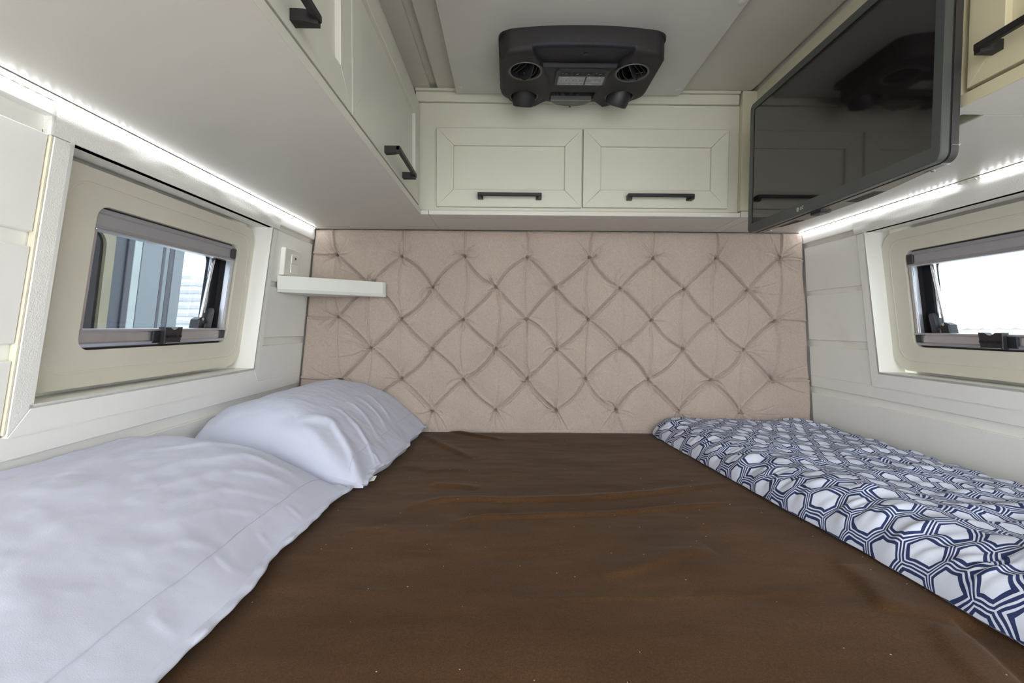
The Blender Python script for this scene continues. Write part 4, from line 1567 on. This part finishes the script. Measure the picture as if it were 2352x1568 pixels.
# ------------------------------------------------------------------ pillows
def pillow(label, y0, y1, prof, near_fall, far_fall, seed, extra, hem_near, hem_far):
    """prof: (t, x, z) control points from the free edge to the wall; returns Empty with case, hem parts"""
    p_ = thing('pillow', label, 'pillow', (-0.55, (y0 + y1) / 2, .75), 'white pillows along the left wall')
    n, m = 200, 150
    s = np.linspace(0, 1, n)
    t = np.linspace(0, 1, m)
    T = np.array(prof)
    from_t = lambda c: np.interp(t, T[:, 0], T[:, c])

    def smooth(a, k=9):
        w_ = np.hanning(k + 2)[1:-1]
        w_ /= w_.sum()
        ap = np.concatenate([np.full(k // 2, a[0]) + (np.arange(-(k // 2), 0)) * (a[1] - a[0]), a, np.full(k // 2, a[-1]) + np.arange(1, k // 2 + 1) * (a[-1] - a[-2])])
        return np.convolve(ap, w_, 'valid')
    px_, pz_ = smooth(from_t(1), 13), smooth(from_t(2), 13)
    S, Tt = np.meshgrid(s, t, indexing='ij')
    Yp = y0 + (y1 - y0) * S
    Xp = np.repeat(px_[None, :], n, 0)
    Zp = np.repeat(pz_[None, :], n, 0) - .752
    fall = near_fall(S, Tt) * far_fall(S, Tt)
    Zp = Zp * fall
    Xp -= .034 * (1 - S) * (1 - Tt) ** 2 * (1 if y0 > .9 else 0)
    # wavy free edge
    Xp += (.006 * np.sin(S * 9 + seed) + .004 * np.sin(S * 23 + seed * 2)) * (1 - Tt) ** 6
    Zp += (.003 * fbm(S * 6, Tt * 5, seed, 3) + .0012 * fbm(S * 22 + Tt * 9, Tt * 14 - S * 6, seed + 5, 3)) * np.clip(Zp / .05, 0, 1)
    for pts, amp, wd in extra:
        d, sd, tt = seg_dist(Yp, Xp, pts)
        e = d * sd
        fade = np.clip(np.minimum(tt, 1 - tt) * 5, 0, 1) ** .7
        Zp += amp * np.where(e > 0, np.exp(-(e / (wd * 1.7)) ** 2), np.exp(-(e / (wd * .7)) ** 2)) * fade * np.clip(Zp / .03, 0, 1)
    Zp = np.maximum(Zp, .004 + .010 * np.exp(-((Tt - .08) / .06) ** 2) * (1 - Tt))
    top = np.stack([Xp, Yp, Zp + .752], -1)
    bot = np.stack([Xp, Yp, np.full(Xp.shape, .7515)], -1)
    full = np.concatenate([top, bot[:, ::-1]], 1)             # closed round the section
    full = np.concatenate([full, full[:, :1]], 1)
    cas = grid_mesh('pillowcase', full[:, ::-1], M_PILLOW, p_)
    # end caps
    for k in (0, n - 1):
        loop = full[k, :-1]
        c = MB()
        mm2 = m
        pts = [tuple(q) for q in loop]
        F = [(i, i + 1, 2 * mm2 - 2 - i, 2 * mm2 - 1 - i) for i in range(mm2 - 1)]
        c.add(pts, F)
        c.build('end_seam', M_PILLOW, cas, smooth=60)
    # stitched line of the flange
    k = int(.155 * m)
    line = [tuple(top[i, k] + np.array([0, 0, .0004])) for i in range(3, n - 3, 3)]
    MB().tube(line, .0007, 5).build('stitching', M_SEAM, p_, smooth=60)
    # thin doubled hem at the free edge
    hem = np.zeros((n, 6, 3))
    for i in range(n):
        e0 = top[i, 0]
        wv = .004 * math.sin(i * .21 + seed) + .003 * math.sin(i * .53)
        hem[i] = [e0 + np.array([-.004, 0, .003]), e0 + np.array([.007, 0, .0035 + wv * .4]), e0 + np.array([.0105 + wv * .3, 0, .002 + abs(wv) * .6]),
                  e0 + np.array([.010 + wv * .3, 0, -.0002]), e0 + np.array([.004, 0, -.0006]), e0 + np.array([-.004, 0, -.0006])]
    hem[:, :, 2] = np.maximum(hem[:, :, 2], .7512)
    grid_mesh('hem', hem[:, ::-1], M_PILLOW, p_)
    return p_, top


profN = [(0, -.362, .760), (.10, -.392, .785), (.155, -.410, .800), (.25, -.445, .832), (.38, -.500, .866), (.55, -.575, .893), (.72, -.650, .902), (.86, -.705, .899), (.93, -.722, .899), (1, -.733, .902)]
profF = [(0, -.292, .765), (.10, -.318, .795), (.155, -.338, .815), (.25, -.375, .853), (.38, -.430, .893), (.55, -.520, .928), (.68, -.590, .937), (.82, -.665, .926), (.93, -.712, .908), (1, -.727, .890)]
one = lambda S, T: np.ones_like(S)


def near_far(S, T):     # far end of the near pillow, flattened into the flange
    lim = .965 - .10 * (1 - T) ** 3
    q = np.clip((1 - S) / .20, 0, 1)
    base = np.sqrt(np.clip(1 - (1 - q) ** 2.2, 0, 1))
    return .42 * (1 - T) ** .6 * (1 - base) * .55 + base * (1 - .55 * .42 * 0)


def far_near(S, T):
    q = np.clip(S / .27, 0, 1)
    return .25 + .75 * np.sqrt(np.clip(1 - (1 - q) ** 2.4, 0, 1))


def far_far(S, T):
    q = np.clip((1 - S) / .14, 0, 1)
    return .93 + .07 * np.sqrt(np.clip(1 - (1 - q) ** 2, 0, 1))


def end0(S, T):
    q = np.clip(S / .12, 0, 1)
    return .15 + .85 * np.sqrt(np.clip(1 - (1 - q) ** 2, 0, 1))


exN = [([(.95, -.42), (.90, -.50), (.80, -.55), (.66, -.57), (.50, -.57)], .0045, .010), ([(.91, -.415), (.83, -.49), (.70, -.525), (.52, -.53)], .0036, .008),
       ([(.85, -.41), (.77, -.47), (.66, -.495), (.5, -.49)], .0032, .007), ([(.99, -.46), (.93, -.55), (.82, -.62), (.7, -.64)], .004, .012),
       ([(.78, -.415), (.72, -.45), (.62, -.47)], .0026, .006), ([(.60, -.60), (.75, -.66), (.92, -.68)], .003, .014),
       ([(.66, -.41), (.62, -.44), (.54, -.46)], .0022, .007), ([(.64, -.375), (.645, -.405)], .0018, .006), ([(.40, -.44), (.48, -.50), (.60, -.55)], .002, .02),
       ([(.735, -.37), (.74, -.40)], .0018, .005), ([(.35, -.55), (.50, -.60), (.65, -.64)], .003, .02), ([(.52, -.37), (.515, -.40)], .002, .008), ([(.84, -.37), (.845, -.40)], .0018, .005)]
exF = [([(1.09, -.36), (1.16, -.41), (1.19, -.47), (1.16, -.55), (1.12, -.60)], .010, .012), ([(1.08, -.40), (1.11, -.46), (1.10, -.53), (1.07, -.60)], .009, .012),
       ([(1.12, -.345), (1.20, -.39), (1.24, -.46)], .006, .009), ([(1.22, -.355), (1.27, -.41), (1.29, -.48)], .004, .008), ([(1.30, -.355), (1.35, -.40), (1.37, -.46)], .0034, .007),
       ([(1.38, -.355), (1.43, -.40), (1.46, -.46)], .003, .007), ([(1.46, -.355), (1.51, -.40), (1.54, -.46)], .003, .007), ([(1.15, -.315), (1.18, -.345)], .006, .007),
       ([(1.21, -.305), (1.225, -.34)], .005, .006), ([(1.30, -.30), (1.31, -.335)], .003, .005), ([(1.42, -.295), (1.43, -.33)], .003, .005), ([(1.08, -.58), (1.10, -.65), (1.08, -.70)], .005, .015)]
one = lambda S, T: np.ones_like(S)


def near_far(S, T):     # far end of the near pillow, flattened into the flange
    lim = .965 - .10 * (1 - T) ** 3
    q = np.clip((1 - S) / .20, 0, 1)
    base = np.sqrt(np.clip(1 - (1 - q) ** 2.2, 0, 1))
    return .42 * (1 - T) ** .6 * (1 - base) * .55 + base * (1 - .55 * .42 * 0)


def far_near(S, T):
    q = np.clip(S / .27, 0, 1)
    return .25 + .75 * np.sqrt(np.clip(1 - (1 - q) ** 2.4, 0, 1))


def far_far(S, T):
    q = np.clip((1 - S) / .14, 0, 1)
    return .93 + .07 * np.sqrt(np.clip(1 - (1 - q) ** 2, 0, 1))


def end0(S, T):
    q = np.clip(S / .12, 0, 1)
    return .15 + .85 * np.sqrt(np.clip(1 - (1 - q) ** 2, 0, 1))


exN = [([(.95, -.42), (.90, -.50), (.80, -.55), (.66, -.57), (.50, -.57)], .0045, .010), ([(.91, -.415), (.83, -.49), (.70, -.525), (.52, -.53)], .0036, .008),
       ([(.85, -.41), (.77, -.47), (.66, -.495), (.5, -.49)], .0032, .007), ([(.99, -.46), (.93, -.55), (.82, -.62), (.7, -.64)], .004, .012),
       ([(.78, -.415), (.72, -.45), (.62, -.47)], .0026, .006), ([(.60, -.60), (.75, -.66), (.92, -.68)], .003, .014),
       ([(.66, -.41), (.62, -.44), (.54, -.46)], .0022, .007), ([(.64, -.375), (.645, -.405)], .0018, .006), ([(.40, -.44), (.48, -.50), (.60, -.55)], .002, .02),
       ([(.735, -.37), (.74, -.40)], .0018, .005), ([(.35, -.55), (.50, -.60), (.65, -.64)], .003, .02), ([(.52, -.37), (.515, -.40)], .002, .008), ([(.84, -.37), (.845, -.40)], .0018, .005)]
exF = [([(1.04, -.33), (1.10, -.37), (1.14, -.43), (1.10, -.50)], .012, .012), ([(1.06, -.40), (1.08, -.47), (1.05, -.54)], .012, .013),
       ([(1.18, -.345), (1.22, -.40), (1.24, -.47)], .004, .008), ([(1.26, -.345), (1.31, -.40), (1.33, -.46)], .004, .008), ([(1.34, -.345), (1.39, -.39), (1.42, -.46)], .0035, .007),
       ([(1.42, -.35), (1.47, -.40), (1.50, -.46)], .0035, .007), ([(1.14, -.31), (1.19, -.36), (1.22, -.42)], .005, .008), ([(1.12, -.30), (1.13, -.335)], .008, .008),
       ([(1.17, -.30), (1.175, -.34)], .006, .006), ([(1.05, -.55), (1.06, -.62), (1.04, -.68)], .006, .015)]
pf, topF = pillow('plump white pillow pushed into the far left corner by the headboard', 1.050, 1.642, profF, far_near, far_far, 4, exF, 0, 0)
pn, topN = pillow('large white pillow lying nearest, in the bottom left of the picture', 0.235, 1.035, profN, end0, near_far, 11, exN, 0, 0)
# little care tag on the far pillow
tgp = Vector((-0.3270, 1.092, .7560))
MB().hexa([tuple(tgp + Vector(q)) for q in ((0, -.012, 0), (.016, -.010, .002), (0, .012, .004), (.016, .012, .006), (0, -.012, .001), (.016, -.010, .003), (0, .012, .005), (.016, .012, .007))]).build('care_tag', M_WHITEP, pf)

# ------------------------------------------------------------------ folded quilt
ny3, nt = 520, 300
Yq = np.linspace(0.405, 1.646, ny3)
ein = np.interp(Yq, [.40, .475, .527, .602, .70, .779, .987, 1.20, 1.389, 1.48, 1.55, 1.60, 1.635], [.615, .606, .602, .598, .592, .585, .558, .535, .513, .503, .497, .498, .525])
eout = np.interp(Yq, [.40, .9, 1.2, 1.5, 1.635], [1.030, 1.040, 1.050, 1.060, 1.062])
arc = np.linspace(0, 1, nt)
Pq = np.zeros((ny3, nt, 3))
UV = np.zeros((ny3, nt, 2))
rq = .024
for i, y in enumerate(Yq):
    x0, x1 = ein[i], eout[i]
    wdt = x1 - x0
    hgt = np.interp(y, [.40, .55, .9, 1.3, 1.55, 1.635], [.078, .074, .066, .058, .052, .046])
    xx = x0 + wdt * (arc ** 1.5 * (1 - arc) + arc * (1 - (1 - arc) ** 1.4))
    a = np.clip((xx - x0) / .105, 0, 1)
    bq = np.clip((x1 - xx) / .045, 0, 1)
    prof_ = np.sqrt(np.clip(1 - (1 - a) ** 2.3, 0, 1)) * np.sqrt(np.clip(1 - (1 - bq) ** 2.2, 0, 1))
    roll = .008 * np.exp(-((xx - x0 - .085) / .06) ** 2)
    Pq[i, :, 0] = xx
    Pq[i, :, 1] = y
    Pq[i, :, 2] = (hgt + roll) * prof_
    arcl = np.concatenate([[0], np.cumsum(np.hypot(np.diff(xx), np.diff((hgt + roll) * prof_)))])
    UV[i, :, 0] = (arcl + .45 * arcl ** 2 / arcl[-1]) / .064 + .2
    UV[i, :, 1] = (y - .8) * (17.8 + 6.5 * sst(0, .9, arc)) + 30
Xq, Yqq, Zq = Pq[..., 0], Pq[..., 1], Pq[..., 2]
env = np.clip(Zq / .045, 0, 1)
w1 = fbm(Xq * 9, Yqq * 26, 31, 2) * .0062                                  # gathers running across
w2 = np.sin(Yqq * 120 + 3.5 * fbm(Xq * 7, Yqq * 7, 41, 2)) * .0036 * (.5 + .5 * vnoise(Xq * 8, Yqq * 8, 44))
edge_w = np.exp(-((Xq - ein[:, None] - .035) / .03) ** 2)
w3 = np.sin(Yqq * 260 + 6 * fbm(Xq * 10, Yqq * 12, 47, 2) + Xq * 90) * .0016 * edge_w
Zq = Zq + (w1 + w2 + w3) * env
# curled fold at the near corner
cr = np.exp(-(((Xq - .69) / .055) ** 2 + ((Yqq - .535) / .05) ** 2))
Zq = Zq + .016 * cr - .012 * np.exp(-(((Xq - .655) / .020) ** 2 + ((Yqq - .59) / .05) ** 2))
Pq[..., 0] += .004 * np.sin(Yqq * 60 + 2 * fbm(Xq * 5, Yqq * 9, 51, 2)) * edge_w
Pq[..., 2] = .7525 + np.maximum(Zq, .0)
UV[..., 1] += .14 * fbm(Xq * 12, Yqq * 12, 61, 3) * .4 + .07 * np.sin(Yqq * 120 + 3.5 * fbm(Xq * 7, Yqq * 7, 41, 2))
UV[..., 0] += .06 * fbm(Xq * 14, Yqq * 20, 67, 3)
# far and near ends close down
yend = np.clip((1.640 - Yqq) / .05, 0, 1)
Pq[..., 2] = .7525 + (Pq[..., 2] - .7525) * (.80 + .20 * np.sqrt(np.clip(1 - (1 - yend) ** 2, 0, 1)))
bott = Pq.copy()
bott[..., 2] = .7520
fullq = np.concatenate([Pq, bott[:, ::-1]], 1)
uvq = np.concatenate([UV, UV[:, ::-1]], 1)
endf = fullq[-1:].copy()
endf[..., 2] = .7518
endn = fullq[:1].copy()
endn[..., 2] = .7518
fullq = np.concatenate([endn, fullq, endf], 0)
uvq = np.concatenate([uvq[:1] - [0, .8], uvq, uvq[-1:] + [0, .8]], 0)
o = grid_mesh('quilt', fullq, M_LATTICE, uv=uvq)
tag(o, 'folded white quilt printed with a navy lattice along the right side of the bed', 'quilt')

# ------------------------------------------------------------------ outside
GZ = -0.75
struct(MB().box(-600, 600, -400, 900, GZ - .2, GZ).build('ground', M_ASPHALT))
# leaning camper added to stand in for the reflection in the left window
vx = -2.25
lean = lambda p: (p[0] - .14 * (2.05 - p[2]), p[1] + .09, p[2])
pv = thing('reflection_van', 'grey-blue camper van added in place of the reflection in the left window', 'van', (vx - 1, 1, GZ))
prof = [(vx, GZ + .45), (vx, 2.05), (vx - .12, 2.25), (vx - 1.85, 2.25), (vx - 1.95, 2.05), (vx - 1.95, GZ + .45)]
MB(lean).prism(prof, -1.6, 3.27, 'y').build('body', M_VANBODY, pv)
mv = lambda p, d: (d, p[0], p[1])
fo = rrect(1.55, 2.665, .62, 1.70, .10, 6)
fi = rrect(1.60, 2.605, .68, 1.64, .08, 6)
fw = MB(lean).ring(fo, fi, vx - .01, vx + .03, mv).build('window_frame', M_VANCREAM, pv, smooth=40)
MB(lean).prism(fi, vx - .01, vx + .012, 'x').build('window_pane', M_VANDARK, pv)
MB(lean).box(vx, vx + .03, 2.485, 2.505, .68, 1.585, .004).build('curtain_rail', M_VANCREAM, pv)
MB(lean).box(vx, vx + .02, 1.6, 2.52, 1.575, 1.590).build('curtain_rail', M_VANCREAM, pv)
for (a, bq, mm2) in ((2.78, 2.825, M_VANGREY), (2.825, 2.885, M_VANWHITE), (2.89, 3.06, M_VANLIGHT), (3.06, 3.085, M_VANGREY), (3.085, 3.12, M_VANLIGHT), (3.12, 3.165, M_VANGREY), (3.17, 3.265, M_VANLIGHT)):
    MB(lean).box(vx - .002, vx + .012, a, bq, GZ + .5, 2.03, .003).build('side_strip', mm2, pv)
for y in (-.8, 2.4):
    MB(lean).tube([(vx - .25, y, GZ + .36), (vx - .02, y, GZ + .36)], .36, 28).build('wheel', M_RUBBER, pv, smooth=40)
# tower block far off
tb = thing('tower_block', 'pale striped tower block outside the left window', 'building', (-82, 122, GZ))
MB().box(-90, -78.5, 118, 127, GZ, 12.2).build('wall', M_TOWER2, tb)
for k in range(6):
    z0 = 1.2 + k * 1.9
    MB().box(-90.3, -78.2, 117.5, 127.2, z0, z0 + .75).build('balcony', M_TOWER, tb)
MB().prism([(-89.5, 12.2), (-79.0, 12.2), (-79.6, 13.2), (-88.8, 13.2)], 118, 127, 'y').build('roof', M_TOWER, tb)
# hills and low houses beyond the right window
nh = 160
ang = np.linspace(math.radians(5), math.radians(80), nh)
top_ = 9 + 7 * fbm(ang * 14, ang * 0, 71, 3) + 8 * np.exp(-((ang - math.radians(52)) / .06) ** 2)
Ph = np.zeros((nh, 3, 3))
for i, a in enumerate(ang):
    dx_, dy_ = math.sin(a), math.cos(a)
    Ph[i, 0] = (dx_ * 1150, dy_ * 1150, GZ - 1)
    Ph[i, 1] = (dx_ * 1300, dy_ * 1300, max(2, top_[i]))
    Ph[i, 2] = (dx_ * 1500, dy_ * 1500, GZ - 1)
struct(grid_mesh('hills', Ph, M_HILL))
for k in range(16):
    a = math.radians(41.5 + k * .95)
    R_ = 300 + 35 * math.sin(k * 2.1)
    hx, hy = R_ * math.sin(a), R_ * math.cos(a)
    w_, h_ = 3 + 1.6 * abs(math.sin(k * 1.7)), 1.0 + 1.1 * abs(math.sin(k * 2.9))
    hs = thing('house', 'tiny pale house on the horizon outside the right window', 'house', (hx, hy, GZ), 'houses on the horizon')
    MB().box(hx - w_ / 2, hx + w_ / 2, hy - 2, hy + 2, GZ, GZ + h_).build('wall', M_HOUSE, hs)
    MB().prism([(hx - w_ / 2 - .2, GZ + h_), (hx + w_ / 2 + .2, GZ + h_), (hx, GZ + h_ + .8)], hy - 2.1, hy + 2.1, 'y').build('roof', M_ROOF, hs)
mx_ = thing('mast', 'thin radio mast far outside the right window', 'mast', (208, 222, GZ))
MB().tube([(208, 222, GZ), (208, 222, 13)], .22, 6).build('pole', M_TOWER, mx_)
MB().tube([(206.6, 222, 11), (209.4, 222, 11)], .15, 6).build('crossbar', M_TOWER, mx_)
